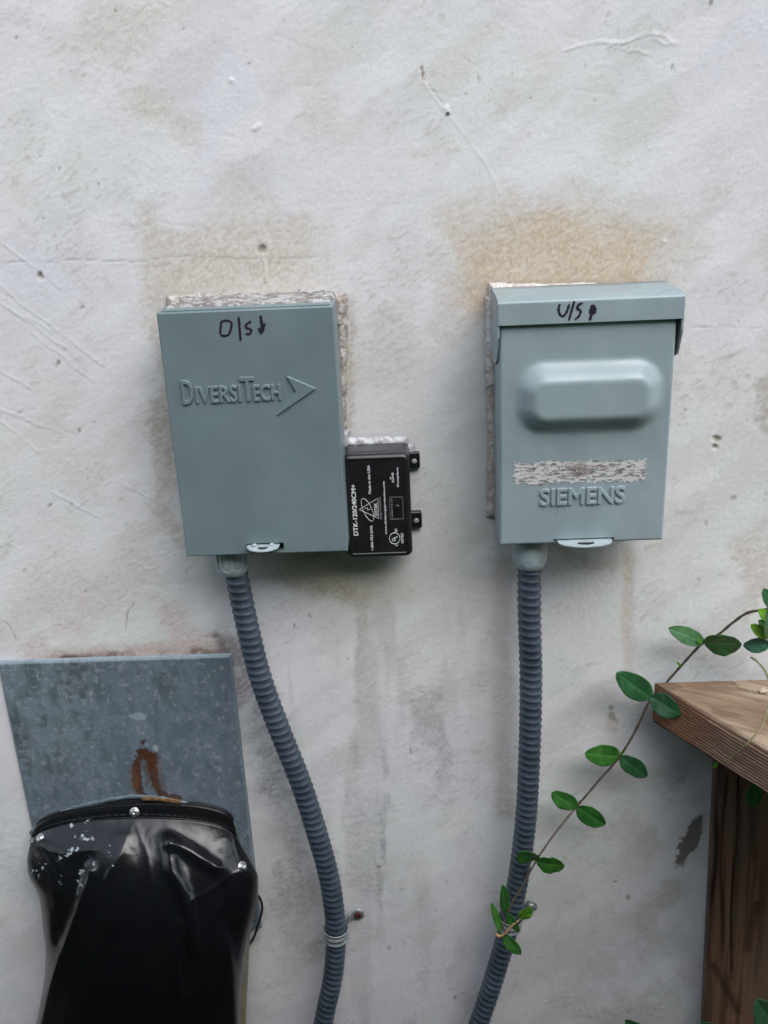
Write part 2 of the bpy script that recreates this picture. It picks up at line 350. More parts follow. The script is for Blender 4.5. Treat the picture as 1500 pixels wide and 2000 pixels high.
    def local(cx, cy, r):
        p = P(cx, cy); i0, i1 = np.searchsorted(xs, [p[0]-r*.0011, p[0]+r*.0011]); j0, j1 = np.searchsorted(zs, [p[2]-r*.0014, p[2]+r*.0014])
        return slice(max(0, i0-1), i1+1), slice(max(0, j0-1), j1+1)
    def spot(cx, cy, r, c, k, h=0, el=1.0, rot=0):
        sl = local(cx, cy, 3*r*max(el, 1)+3); a = u[sl]+9*r/4*f1[sl]; b = v[sl]+9*r/4*f2[sl]
        c_, s_ = math.cos(rot), math.sin(rot); q = np.sqrt((((a-cx)*c_+(b-cy)*s_)/(r*el))**2+((-(a-cx)*s_+(b-cy)*c_)/r)**2)
        kk = (1-sst(.6, 1.35, q))*k; col[sl] = col[sl]*(1-kk[..., None])+np.array(c)*kk[..., None]
        hgt[sl] += h*(1-sst(.3, 1.3, q))
    for i, (sx, sy, r) in enumerate(specks):
        hand = i < 49; dk = rs.uniform(.3, .7) if hand else rs.uniform(.10, .38)
        spot(sx, sy, r*.85, (.10, .085, .07) if rs.rand() < .6 else (.24, .20, .17), dk, -.0004 if hand else -.00015, rs.uniform(1, 1.8), rs.uniform(0, 3))
    for sx, sy, r in ((512, 490, 8), (76, 541, 7), (1400, 857, 8), (1397, 875, 6)):
        spot(sx, sy, r, (.27, .24, .21), .85, -.0022)
    for sx, sy, r in ((1190, 1384, 6), (1192, 1405, 10)): spot(sx, sy, r, (.33, .28, .22), .8, -.0006)
    spot(1193, 1425, 12, (.48, .42, .37), .5, 0, 1)
    for sx, sy, r in ((450, 159, 5), (505, 248, 6), (497, 252, 5), (1297, 470, 4), (873, 213, 5)): spot(sx, sy, r, (.68, .68, .69), .6, .0009, 1.3, .5)
    spot(875, 221, 4, (.03, .03, .03), .95, .001)
    # grooves and ridges (polyline, width px, height m, tint)
    def line(pts, wpx, h, c=None, k=0, jit=5, seed=1):
        nonlocal col, hgt
        pts = np.array(pts, float); x0, y0 = pts.min(0)-30; x1, y1 = pts.max(0)+30
        pa, pb = P(x0, y1), P(x1, y0); pc, pd_ = P(x0, y0), P(x1, y1)
        i0, i1 = np.searchsorted(xs, [min(pa[0], pc[0]), max(pb[0], pd_[0])]); j0, j1 = np.searchsorted(zs, [min(pa[2], pd_[2]), max(pb[2], pc[2])])
        sl = (slice(i0, i1), slice(j0, j1)); a = u[sl]+jit*2*f1[sl]; b = v[sl]+jit*2*f2[sl]; D = np.full(a.shape, 1e9)
        for (ax, ay), (bx, by) in zip(pts[:-1], pts[1:]):
            L2 = (bx-ax)**2+(by-ay)**2; t = np.clip(((a-ax)*(bx-ax)+(b-ay)*(by-ay))/L2, 0, 1)
            D = np.minimum(D, np.hypot(a-ax-t*(bx-ax), b-ay-t*(by-ay)))
        kk = 1-sst(wpx*.3, wpx*1.1, D); kk = kk*(.45+.9*fbm(X[sl]*40, Zz[sl]*40, 150+seed, 3))
        hgt[sl] += h*kk
        if c is not None:
            k2 = np.clip(kk*k, 0, 1)[..., None]; col[sl] = col[sl]*(1-k2)+np.array(c)*k2
    line([(822, 130), (827, 155)], 2.6, -.0005, (.20, .14, .08), .8, 2)
    line([(828, 160), (868, 215)], 2.4, .0006, (.64, .64, .65), .4, 2); line([(878, 228), (905, 262), (950, 320), (985, 395), (1015, 465)], 2.0, .0004, (.62, .60, .58), .3, 3)
    line([(838, 168), (866, 208)], 2, -.0007, (.4, .38, .36), .3, 2)
    line([(1098, 96), (1140, 82), (1175, 79), (1215, 82), (1240, 76), (1270, 66), (1300, 70), (1320, 80), (1300, 86), (1280, 78)], 3.0, .0007, (.64, .635, .63), .3, 8)
    line([(1190, 86), (1225, 96), (1265, 104)], 2, .0006, None, 0, 8)
    line([(512, 497), (517, 520), (521, 548)], 3, .0007, (.66, .66, .66), .5, 3)
    line([(0, 512), (70, 512), (140, 508), (210, 509), (272, 512), (340, 500), (480, 505), (640, 503)], 1.6, -.0004, (.33, .33, .36), .55, 2)
    line([(1330, 640), (1400, 637), (1490, 641)], 1.6, -.0003, (.42, .38, .36), .45, 3)
    line([(245, 1230), (250, 1200), (262, 1175)], 1.8, -.0005, (.25, .2, .18), .7, 5); line([(0, 1212), (20, 1222), (30, 1250)], 1.8, -.0005, (.25, .2, .18), .7, 5)
    for k_, (a0, b0, a1, b1) in enumerate([(0, 560, 205, 715), (20, 600, 150, 700), (0, 800, 95, 835), (0, 820, 70, 880), (60, 650, 180, 745), (0, 725, 60, 760), (230, 940, 300, 975), (-20, 460, 120, 560), (100, 960, 195, 1010), (260, 1095, 310, 1120), (0, 590, 90, 640)]):
        line([(a0, b0), (a1, b1)], 2.6, .00026, (.66, .67, .69), .25, 5, k_); line([(a0+4, b0+9), (a1+4, b1+9)], 2.4, -.00018, (.47, .47, .49), .15, 5, k_)
    for _ in range(70):                             # short trowel marks all over
        sx, sy = rs.uniform(0, 1500), rs.uniform(0, 2000); L = rs.uniform(20, 90); an = rs.normal(.45, .25)
        line([(sx, sy), (sx+L*math.cos(an), sy+L*math.sin(an))], rs.uniform(1.5, 3), rs.choice([-1, 1])*rs.uniform(.0001, .0003), None, 0, 5, _ % 9)
    # relief: rolling plaster, finer tool waves, grit where the finish is worn
    hgt += .0024*(big-.5)+.0006*(med-.5)+.0003*(aniso-.5)*(1+1.2*rough)+.0002*rough*(fine-.5)*2+.00035*(fine2-.5)-.0004*rough
    hgt += .00022*(fbm((X*.87+Zz*.5)*18, (Zz*.87-X*.5)*75, 171, 3)-.5)
    hgt[far] = 0
    V = np.stack([X, -hgt, Zz], -1).reshape(-1, 3)
    F = grid_faces(n0, n1, flip=False)
    t = Thing('stucco_wall', 'off-white stucco house wall with beige worn patches and grey grime streaks', 'wall', (0, 0, 0))
    w = mesh_np('stucco_face', V, F, M['wall'], t, True, col=np.clip(col.reshape(-1, 3), 0, 1))
    bv, bf = box_vf(-3.0, 3.2, .004, .2, -.05, 3.1)
    mesh_np('wall_core', bv, bf, simple('wall_core_plaster', (.5, .5, .5), .9), t)
wall()

# -- unseen board-clad blocker behind the camera, added to cut the low sky light
FY, FH = -4.5, 4.4
tf = Thing('shed_blocker', 'unseen dark board-clad block added behind the camera to hold back sky light', 'shed_blocker', (0, FY, 0))
fr = np.random.RandomState(9); V, F = [], []
for i in range(90):
    x0 = -6.5+i*.145; bv, bf = box_vf(x0, x0+.138, FY-.02, FY+fr.uniform(-.002, .004), 0, FH+fr.uniform(-.01, .01)); k = len(V); V += bv; F += [tuple(a+k for a in f) for f in bf]
tag(mesh_np('blocker_boards', V, F, M['blocker_wood'], tf), kind='stuff')
bv, bf = box_vf(-6.5, 6.54, FY-3.0, FY-.021, 0, FH-.05); mesh_np('blocker_core', bv, bf, M['blocker_wood'], tf)
bv, bf = box_vf(-6.8, 6.84, FY-3.3, FY+.15, FH+.012, FH+.11); mesh_np('blocker_cap', bv, bf, M['blocker_wood'], tf)

# -- unseen foliage added below the frame to block light from the wall's foot
def shrub_blocker():
    r = np.random.RandomState(21); n = 48000
    x = r.uniform(-1.5, 1.7, n); t = r.rand(n)**.6; a = r.uniform(0, 2*PI, n)
    y = -.36-.95*r.rand(n)                         # rises away from the wall, staying below the view, to block more light
    top = np.minimum(0.70+1.12*(-y-.36), 1.36)+.05*np.sin(x*5.1)*np.sin(y*6)+.03*np.sin(x*17+1)-.05
    z = .03+(top-.03)*t
    c = np.stack([x, y, z], 1); d = r.normal(size=(n, 3)); d /= np.linalg.norm(d, axis=1)[:, None]; e = np.cross(d, r.normal(size=(n, 3))); e /= np.linalg.norm(e, axis=1)[:, None]
    L = r.uniform(.020, .034, n)[:, None]; Wd = L*.55; q = np.cross(d, e)*L*.12
    V = np.stack([c-d*L, c-d*L*.3+e*Wd*.8+q, c+d*L*.4+e*Wd*.75+q, c+d*L, c+d*L*.4-e*Wd*.75+q, c-d*L*.3-e*Wd*.8+q], 1).reshape(-1, 3)
    k = np.arange(n)[:, None]*6; F = np.vstack([k+np.array([[0, 1, 2, 3]]), k+np.array([[0, 3, 4, 5]])])
    tag(mesh_np('shrub_blocker_leaves', V, F, M['leaf'], None), 'unseen dense dark green shrub foliage added below the view to block light', 'shrub_blocker', kind='stuff')
shrub_blocker()
def hedge_blocker():  # unseen foliage added behind the camera to shade the lower wall
    r = np.random.RandomState(22); n = 26000
    c = np.stack([r.uniform(-2.2, 2.4, n), -1.32-.55*r.rand(n), .05+r.rand(n)**.8*1.0], 1); top = 2.06+.05*np.sin(c[:, 0]*7)+.04*np.sin(c[:, 0]*19+2); c[:, 2] = .05+(top-.05)*r.rand(n)**.8
    d = r.normal(size=(n, 3)); d /= np.linalg.norm(d, axis=1)[:, None]; e = np.cross(d, r.normal(size=(n, 3))); e /= np.linalg.norm(e, axis=1)[:, None]
    L = r.uniform(.030, .048, n)[:, None]; Wd = L*.55; q = np.cross(d, e)*L*.12
    V = np.stack([c-d*L, c-d*L*.3+e*Wd*.8+q, c+d*L*.4+e*Wd*.75+q, c+d*L, c+d*L*.4-e*Wd*.75+q, c-d*L*.3-e*Wd*.8+q], 1).reshape(-1, 3)
    k = np.arange(n)[:, None]*6; F = np.vstack([k+np.array([[0, 1, 2, 3]]), k+np.array([[0, 3, 4, 5]])])
    tag(mesh_np('hedge_blocker_leaves', V, F, M['leaf'], None), 'unseen tall dense green foliage added behind the camera to block light from the wall', 'hedge_blocker', kind='stuff')
hedge_blocker()

# ================================================================== BOXES
class Frame:
    """front-left-top corner at (x,z) on the wall; u right, w down, d out of the wall"""
    def __init__(s, x, z): s.x, s.z = x, z
    def __call__(s, u, w, d): return np.stack([s.x+np.asarray(u, float)+0*np.asarray(w), -np.asarray(d, float)+0*np.asarray(u)+0*np.asarray(w), s.z-np.asarray(w, float)+0*np.asarray(u)], -1)
    def px(s, x, y, d):
        p = P(x, y, d); return p[0]-s.x, s.z-p[2]
def lines(a, b, marks=(), n=2, r=.002):
    L = [a+r*(1-math.cos(t)) for t in np.linspace(0, PI/2, 5)]+[b-r*(1-math.cos(t)) for t in np.linspace(0, PI/2, 5)]
    L += [a+r*1.12, b-r*1.12]+list(marks)+list(np.linspace(a+r, b-r, n)); return np.unique(np.round(L, 6))
def shell(name, fr, u0, u1, w0, w1, df, db, mat, parent, r=.002, holes=(), height=None, n=(24, 32), drop=None):
    us = lines(u0, u1, [h for q in holes for h in q[:2]], n[0], r); ws = lines(w0, w1, [h for q in holes for h in q[2:]], n[1], r)
    Ug, Wg = np.meshgrid(us, ws, indexing='ij'); e = np.minimum(np.minimum(Ug-u0, u1-Ug), np.minimum(Wg-w0, w1-Wg)); e = np.clip(e, 0, r)
    d = df-r+np.sqrt(np.clip(r*r-(r-e)**2, 0, None))
    if height is not None: d = d+height(Ug, Wg)
    nu, nw = Ug.shape; V = fr(Ug, Wg, d).reshape(-1, 3); F = grid_faces(nu, nw)
    cu = (Ug[:-1, :-1]+Ug[1:, 1:])/2; cw = (Wg[:-1, :-1]+Wg[1:, 1:])/2; keep = np.ones(cu.shape, bool)
    for a, b, c, e_ in holes: keep &= ~((cu > a) & (cu < b) & (cw > c) & (cw < e_))
    F = F[keep.ravel()]
    idx = np.arange(nu*nw).reshape(nu, nw)
    ring = list(idx[:, 0])+list(idx[-1, 1:])+list(idx[::-1, -1][1:])+list(idx[0, ::-1][1:-1])
    back = V[ring].copy(); back[:, 1] = -db; k = len(V); V = np.vstack([V, back]); m_ = len(ring)
    S_ = np.array([(ring[i], k+i, k+(i+1) % m_, ring[(i+1) % m_]) for i in range(m_)])
    F = np.vstack([F, S_])
    for a, b, c, e_ in holes:                      # returned edges of the slot
        q = fr(np.array([a, b, b, a]), np.array([c, c, e_, e_]), df); q2 = q.copy(); q2[:, 1] += .006; k = len(V)
        V = np.vstack([V, q, q2]); F = np.vstack([F, [(k+i, k+(i+1) % 4, k+4+(i+1) % 4, k+4+i) for i in range(4)]])
    o = mesh_np(name, V, F.astype(int), mat, parent, True)
    import bmesh
    bm = bmesh.new(); bm.from_mesh(o.data); bmesh.ops.recalc_face_normals(bm, faces=bm.faces); bm.to_mesh(o.data); bm.free()
    return o
def block(name, fr, u0, u1, w0, w1, d0, d1, mat, parent, bv=.0012):
    V, F = box_vf(fr.x+u0, fr.x+u1, -d1, -d0, fr.z-w1, fr.z-w0); return bevel(mesh_np(name, V, F, mat, parent), bv)

def text_vf(s, extr, bev, off=0, tight=1.0):
    c = bpy.data.curves.new('lettering', 'FONT'); c.body = s; c.size = 1; c.extrude = extr; c.bevel_depth = bev; c.bevel_resolution = 1; c.offset = off; c.resolution_u = 3; c.space_character = tight
    o = bpy.data.objects.new('lettering', c); C.objects.link(o); dg = bpy.context.evaluated_depsgraph_get(); dg.update()
    me = bpy.data.meshes.new_from_object(o.evaluated_get(dg)); V = np.array([v.co[:] for v in me.vertices]); F = [tuple(p.vertices) for p in me.polygons]
    bpy.data.objects.remove(o); bpy.data.curves.remove(c); bpy.data.meshes.remove(me); return V, F
def lettering(parts, mat, parent, name, out, up=(0, 0, 1), along=(1, 0, 0), thick=.0002, bev=0.0, off=0.0, smooth=False, tight=1.0, depth_k=0):
    """parts: [(text, start point, length, cap height)] merged into one mesh of print or emboss"""
    AV, AF_ = [], []; k = 0
    for s, p0, L, H in parts:
        V, F = text_vf(s, .5, bev/max(H, 1e-6), off, tight)
        x0, x1 = V[:, 0].min(), V[:, 0].max(); V0, _ = text_vf('H', .5, 0); h = V0[:, 1].max()
        zr = V[:, 2]/max(abs(V[:, 2]).max(), 1e-6)
        W_ = np.array(p0)+((V[:, 0]-x0)/(x1-x0)*L)[:, None]*np.array(along)+(V[:, 1]/h*H)[:, None]*np.array(up)+(zr*thick)[:, None]*np.array([0, -1.0, 0])
        AV.append(W_); AF_ += [tuple(a+k for a in f) for f in F]; k += len(V)
    o = mesh_np(name, np.vstack(AV), AF_, mat, parent, smooth)
    import bmesh
    bm = bmesh.new(); bm.from_mesh(o.data); bmesh.ops.remove_doubles(bm, verts=bm.verts, dist=1e-6); bmesh.ops.recalc_face_normals(bm, faces=bm.faces); bm.to_mesh(o.data); bm.free()
    return o
def emboss(fr, df, mat, parent, name, texts=(), polys=(), h=.0010, res=.00018, soft=2, fat=0.0, grow=0):
    """stamped relief: glyph outlines rasterised to a height map, softened, and kept only where raised"""
    tris = []
    for s, p0, L, H in texts:
        V, F = text_vf(s, 0, 0); V0, _ = text_vf('H', 0, 0); hh = V0[:, 1].max(); x0, x1 = V[:, 0].min(), V[:, 0].max()
        a = p0[0]-fr.x+(V[:, 0]-x0)/(x1-x0)*L; b = fr.z-p0[2]-V[:, 1]/hh*H
        for f in F:
            for i in range(1, len(f)-1): tris.append([(a[f[0]], b[f[0]]), (a[f[i]], b[f[i]]), (a[f[i+1]], b[f[i+1]])])
    for pl in polys:
        q = [(p[0]-fr.x, fr.z-p[2]) for p in pl]; tris += [[q[0], q[1], q[2]], [q[0], q[2], q[3]]]
    T = np.array(tris); lo = T.min((0, 1))-.003; hi = T.max((0, 1))+.003; us = np.arange(lo[0], hi[0], res); ws = np.arange(lo[1], hi[1], res)
    G = np.zeros((len(us), len(ws)))
    for t in T:
        i0, i1 = np.searchsorted(us, [t[:, 0].min()-res, t[:, 0].max()+res]); j0, j1 = np.searchsorted(ws, [t[:, 1].min()-res, t[:, 1].max()+res])
        U_, W_ = np.meshgrid(us[i0:i1], ws[j0:j1], indexing='ij'); e = [(t[(k+1) % 3, 0]-t[k, 0])*(W_-t[k, 1])-(t[(k+1) % 3, 1]-t[k, 1])*(U_-t[k, 0]) for k in range(3)]
        ins = ((e[0] >= -1e-12) & (e[1] >= -1e-12) & (e[2] >= -1e-12)) | ((e[0] <= 1e-12) & (e[1] <= 1e-12) & (e[2] <= 1e-12)); G[i0:i1, j0:j1] = np.maximum(G[i0:i1, j0:j1], ins)
    for _ in range(grow):
        G = np.maximum.reduce([G, np.roll(G, 1, 0), np.roll(G, -1, 0), np.roll(G, 1, 1), np.roll(G, -1, 1)])
    for _ in range(soft*2):
        for ax in (0, 1): G = (np.roll(G, 1, ax)+G+np.roll(G, -1, ax))/3
    G = sst(.10-fat, .85-fat, G); U_, W_ = np.meshgrid(us, ws, indexing='ij'); bs = height_of(fr)(U_, W_) if height_of(fr) else 0
    V = fr(U_, W_, df+bs-.00006+h*G).reshape(-1, 3); F = grid_faces(len(us), len(ws)); k = G > .02
    kf = (k[:-1, :-1] | k[1:, 1:] | k[1:, :-1] | k[:-1, 1:]).ravel(); F = F[kf]; used, inv = np.unique(F, return_inverse=True)
    return mesh_np(name, V[used], inv.reshape(F.shape), mat, parent, True)
_HG = {}
def height_of(fr): return _HG.get(id(fr))
def strokes(polys, wid, mat, parent, name, d, h=.00025):
    """pen strokes lying on a surface at distance d; polys in photo pixels"""
    AV, AFc = [], []; k = 0
    for j, pl in enumerate(polys):
        pts = catmull([P(x, y, d) for x, y in pl], 6) if len(pl) > 2 else np.array([P(x, y, d) for x, y in pl])
        pts, _ = resample(pts, .0012); T = np.gradient(pts, axis=0); T /= np.linalg.norm(T, axis=1)[:, None]; Nn = np.cross(T, [0, 1, 0])
        n = len(pts); w = wid[j] if isinstance(wid, (list, tuple)) else wid
        ww = w*(.92+.16*np.sin(np.arange(n)*1.7+j)); t = np.linspace(0, 1, n); ww *= np.clip(np.minimum(t, 1-t)*n*.5+.55, 0, 1)
        th = d+h+.00005*j; prof = [(-1, -.0003), (-.8, 1), (.8, 1), (1, -.0003)]
        rows = []
        for a, b in prof:
            q = pts+Nn*(ww*.5*a)[:, None]; q[:, 1] = -(th if b == 1 else d-.0003); rows.append(q)
        V = np.stack(rows, 1).reshape(-1, 3); F = grid_faces(n, 4); AV.append(V); AFc += [tuple(a+k for a in f) for f in F]+[tuple(k+i for i in range(4)), tuple(k+(n-1)*4+i for i in range(4))]; k += len(V)
    return mesh_np(name, np.vstack(AV), AFc, mat, parent)
def hasp(fr, uc, wd, w, d, length, mat, parent, lugs=False):
    """flat padlock tab sticking straight out of the front, rounded, with a hole; lies in a horizontal plane"""
    a = np.linspace(0, PI, 40); out = np.stack([-np.cos(a)*wd/2, np.sin(a)**.75*length], 1)
    outer = np.vstack([[(-wd/2, -.006)], out, [(wd/2, -.006)]]); hc = (0, length*.42); hr = wd*.16; hy = min(hr, length*.34)
    n = len(outer); ang = np.arctan2(outer[:, 1]-hc[1], outer[:, 0]-hc[0]); inner = np.stack([hc[0]+hr*np.cos(ang), hc[1]+hy*np.sin(ang)], 1)
    V = []; 
    for zz in (0, -.0012):
        for arr in (outer, inner):
            for x, y in arr: V.append(fr(uc+x, w-zz-.0009, d+y))
    V = np.array(V); F = []
    for i in range(n):
        j = (i+1) % n
        F += [(i, j, n+j, n+i), (2*n+i, 3*n+i, 3*n+j, 2*n+j), (i, 2*n+i, 2*n+j, j), (n+i, n+j, 3*n+j, 3*n+i)]
    o = mesh_np('padlock_tab', V, F, mat, parent); 
    block('hole_shade_plate', fr, uc-wd*.24, uc+wd*.24, w+.0012, w+.0022, d-.004, d+length*.72, M['shade_fill'], (o, parent.org), .0003)  # dark plate added under the tab so its hole looks shaded
    if lugs:
        for s in (-1, 1):
            block('tab_lug', fr, uc+s*wd*.27-.0022, uc+s*wd*.27+.0022, w-.0035, w-.001, d+.001, d+.0045, mat, (o, parent.org), .001)
    return o
def bead(name, pts, r, mat, parent, seed=0, lump=.35, flat=.6, tint=None, seg=10, step=.0022):
    p, s = resample(catmull(pts, 8), step); T, N, B = frames(p); th = np.linspace(0, 2*PI, seg, endpoint=False)
    rr = r*(1+lump*1.5*(fbm(s*170+seed*7, s*0+seed, seed, 3)-.5))[:, None]*(1+lump*1.3*(fbm(s[:, None]*260+th[None, :]*0, th[None, :]*1.2+s[:, None]*0, seed+3, 2)-.5))
    V = p[:, None, :]+rr[..., None]*(flat*np.cos(th)[None, :, None]*N[:, None, :]+np.sin(th)[None, :, None]*B[:, None, :])
    col = None
    if tint is not None:
        q = fbm(s[:, None]*150+0*th, th[None, :]*1.5+s[:, None]*40, seed+9, 4); q = sst(.38, .62, q)[..., None]
        col = (np.array(tint[0])*(1-q)+np.array(tint[1])*q).reshape(-1, 3)
    return mesh_np(name, V.reshape(-1, 3), grid_faces(len(p), seg, True), mat, parent, True, col=col)

# ------------------------------------------------------------------ left disconnect box
LZ = 1.5-.1339; LD = .0807
fl = Frame(-.2358, LZ)
tl = Thing('disconnect_box', 'grey-green metal disconnect box embossed with an arrow, marked with a down arrow in black marker', 'electrical box', tuple(fl(.0845, .2524, 0)), 'electrical disconnect boxes on the wall')
sl0 = fl.px(482, 1062, LD); sl1 = fl.px(555, 1074, LD)
slot = (sl0[0], sl1[0], sl0[1], sl1[1])
block('body', fl, .003, .1665, .0015, .250, -.004, .062, M['box_l'], tl)
cov = shell('cover', fl, 0, .169, 0, .2524, LD, .030, M['box_l'], tl, .0016, [slot])
block('slot_shadow', fl, slot[0]-.004, slot[1]+.004, slot[2]-.004, .2505, .0625, .066, M['shade_fill'], tl, .0003)
block('top_hem', fl, .004, .165, -.0016, .0004, .030, .0768, M['box_l'], tl, .0006)
hc = fl.px(518, 1069, LD+.004)
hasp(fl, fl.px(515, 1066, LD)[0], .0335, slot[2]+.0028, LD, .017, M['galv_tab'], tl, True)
def ptl(x, y): return P(x, y, LD)
al = [('D', ptl(359, 789), .0102, .0232), ('IVERSI', ptl(385, 787), .0438, .0158), ('T', ptl(473, 783), .0128, .0232), ('ECH', ptl(497, 782.5), .0262, .0152)]
emboss(fl, LD, M['emb'], tl, 'embossed_lettering', al, h=.0019, fat=.0, grow=3)
ar = [P(x, y, LD-.0004) for x, y in ((560, 734), (617, 758), (540, 811), (579, 765))]
emboss(fl, LD, M['emb'], tl, 'embossed_arrow', polys=[[ar[0], ar[1], ar[3], ar[3]], [ar[3], ar[1], ar[2], ar[2]]], h=.0021, soft=4, grow=1)
strokes([[(433, 627), (431, 640), (430, 653)], [(432, 628), (444, 626), (453, 630)], [(453, 630), (451, 643), (447, 654)], [(430, 654), (440, 656), (448, 653)],
         [(466, 619), (468, 642), (470, 666)], [(491, 627), (482, 633), (480, 640), (488, 642), (491, 647), (487, 652), (480, 652)],
         [(509, 616), (511, 632), (512, 648)], [(505, 640), (511, 650), (517, 631)], [(512, 640), (516, 634)]],
        [.0028]*4+[.0029]+[.0026]+[.0031, .0030, .003], M['marker'], tl, 'marker_writing', LD)

# ------------------------------------------------------------------ right disconnect box
RZ = 1.5-.1364; RD = .0842; RF = .0800
frr = Frame(.0901, RZ)
tr = Thing('disconnect_box', 'pale grey disconnect box with rain hood, bulging door, torn sticker and up arrow mark', 'electrical box', tuple(frr(.0865, .2496, 0)), 'electrical disconnect boxes on the wall')
block('body', frr, .002, .1665, .003, .2470, -.004, .060, M['box_r'], tr)
b0 = frr.px(1000, 700, RF+.004); b1 = frr.px(1300, 846, RF+.004)
BU, BW = (b0[0]+b1[0])/2, (b0[1]+b1[1])/2+.001; HU, HW = (b1[0]-b0[0])/2, (b1[1]-b0[1])/2
def bulge(u, w):
    r = .033; qx = np.abs(u-BU)-(HU-r); qy = np.abs(w-BW)-(HW-r)
    sd = np.hypot(np.maximum(qx, 0), np.maximum(qy, 0))+np.minimum(np.maximum(qx, qy), 0)-r
    t = np.clip(-sd/.0265, 0, 1); t = t*t*t*(t*(6*t-15)+10)
    e = .0010*(fbm(u*16, w*16, 201, 2)-.5)*sst(0, .02, np.minimum(np.minimum(u, .1685-u), np.minimum(w-.02, .2496-w)))
    return .0150*t+e
s0 = frr.px(1081, 1054, RF); slr = (s0[0], s0[0]+.0625, s0[1]-.0005, .2476)
shell('door', frr, .0008, .1685, .0170, .2496, RF, .032, M['box_r'], tr, .0028, [slr], bulge, (150, 190))
block('slot_shadow', frr, slr[0]-.004, slr[1]+.004, slr[2]-.006, .2475, .0605, .064, M['shade_fill'], tr, .0003)
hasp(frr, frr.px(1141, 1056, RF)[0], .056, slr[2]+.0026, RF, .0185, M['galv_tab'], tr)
# rain hood: sloping top, front lip, two side cheeks
HWd = .1735; th = .0013
def hood():
    t_ = tr
    us = lines(-.0012, HWd, (), 12, .004)
    prof = [(-.0040, .012), (-.0036, .030), (-.0026, .060), (-.0010, RD-.0048), (-.0008, RD-.0040), (-.0003, RD-.0020), (.0004, RD-.0007), (.0018, RD-.0001), (.0026, RD), (.0032, RD), (.0120, RD+.0001), (.0214, RD+.0003), (.0219, RD+.0003), (.0222, RD+.0003)]
    prof = np.array(prof); Ug = np.repeat(us[None, :], len(prof), 0); Wg = np.repeat(prof[:, :1], len(us), 1); Dg = np.repeat(prof[:, 1:], len(us), 1)
    o = mesh_np('rain_hood', frr(Ug, Wg, Dg).reshape(-1, 3), grid_faces(len(prof), len(us), flip=True), M['box_r'], t_, True)
    md = o.modifiers.new('thick', 'SOLIDIFY'); md.thickness = th; md.offset = -1
    for u0 in (-.0016, HWd-.0012):
        pl = [(.012, -.0028), (RD-.004, .0003), (RD-.0012, .002), (RD-.0012, .034), (RD-.012, .058), (.050, .066), (.012, .066)]
        prism('hood_cheek', [frr(u0, w, d) for d, w in pl], M['box_r'], (o, tr.org), th*1.4, (1, 0, 0))
hood()
def ptr(x, y): return P(x, y, RF)
_HG[id(frr)] = bulge
emboss(frr, RF, M['box_r'], tr, 'embossed_lettering', [('SIEMENS', ptr(1055, 986.5), .0850, .0168)], h=.0021, soft=3, grow=4)
strokes([[(1094, 594), (1091, 603), (1094, 615), (1101, 617), (1108, 607), (1112, 594)], [(1122, 588), (1117, 605), (1111, 626)],
         [(1138, 591), (1129, 597), (1127, 602), (1134, 607), (1131, 617), (1123, 624)], [(1161, 595), (1157, 608), (1152, 626)], [(1152, 613), (1157, 597), (1163, 605), (1160, 613)], [(1158, 600), (1157, 612)]],
        [.0026, .0026, .0026, .0032, .0030, .0036], M['marker'], tr, 'marker_writing', RD+.0003)
# torn sticker residue: ragged paper scraps, real but paper-thin
def sticker():
    a, b = frr.px(1001, 907, RF), frr.px(1262, 945, RF); nu, nw = 240, 60
    ug = np.linspace(a[0]-.004, b[0]+.004, nu); wg = np.linspace(a[1]-.008, b[1]+.012, nw); Ug, Wg = np.meshgrid(ug, wg, indexing='ij')
    t = (Ug-a[0])/(b[0]-a[0]); top = a[1]-.002-.0005*np.sin(t*5)+.0005*t; bot = top+.0245
    rg = fbm(Ug*900, Wg*900, 210, 3)-.5; ed = np.minimum(np.minimum(Ug-a[0], b[0]-Ug), np.minimum(Wg-top, bot-Wg))+rg*.006+.004*(fbm(Ug*260, Wg*260, 270, 2)-.5)
    scr = fbm((Ug+Wg*.35)*170, Wg*900, 220, 4); scr2 = fbm((Ug-Wg*.2)*240, Wg*1400, 240, 3)
    low = sst(.6, 1, (Wg-top)/(bot-top))
    keep = (ed > 0) & ~((scr2 > .68-low*.05) & (scr > .50)) | ((Wg > bot) & (Wg < bot+.004) & (rg > .14-.05*np.sin(t*9)))
    blot = sst(0, 1, 1-np.hypot((t-.50)/.10, (Wg-top-.010)/.013))
    k = np.clip(sst(.50, .62, scr)*.7+blot*1.3*(.4+sst(.4, .6, fbm(Ug*500, Wg*500, 260, 3))), 0, 1)[..., None]
    col = np.array((.50, .48, .48))*(1-k)+np.array((.20, .165, .15))*k
    pin = sst(.64, .7, scr)[..., None]*.8; col = col*(1-pin)+np.array((.08, .06, .055))*pin
    for c_, wd_ in ((.37, .004), (.60, .004)):
        kk = np.clip(1-np.abs(t-c_)/wd_, 0, 1)[..., None]*.7; col = col*(1-kk)+np.array((.14, .12, .11))*kk
    d = RF+bulge(Ug, Wg)+.00030+.0004*(scr-.4)
    V = frr(Ug, Wg, d).reshape(-1, 3); F = grid_faces(nu, nw); kf = (keep[:-1, :-1] & keep[1:, 1:] & keep[1:, :-1] & keep[:-1, 1:]).ravel()
    mesh_np('torn_sticker', V, F[kf], M['sticker'], tr, True, col=col.reshape(-1, 3))
sticker()
strokes([[(1133, 993), (1133, 999)], [(988, 655), (991, 658)], [(1001, 672), (1006, 676)], [(1028, 764), (1030, 767)], [(1095, 1030), (1093, 1033)], [(1220, 1040), (1219, 1052)]],
        [.0022, .0012, .0014, .0014, .001, .001], simple('grime', (.09, .08, .075), .8), tr, 'scuff_marks', RF, .0001) if False else None

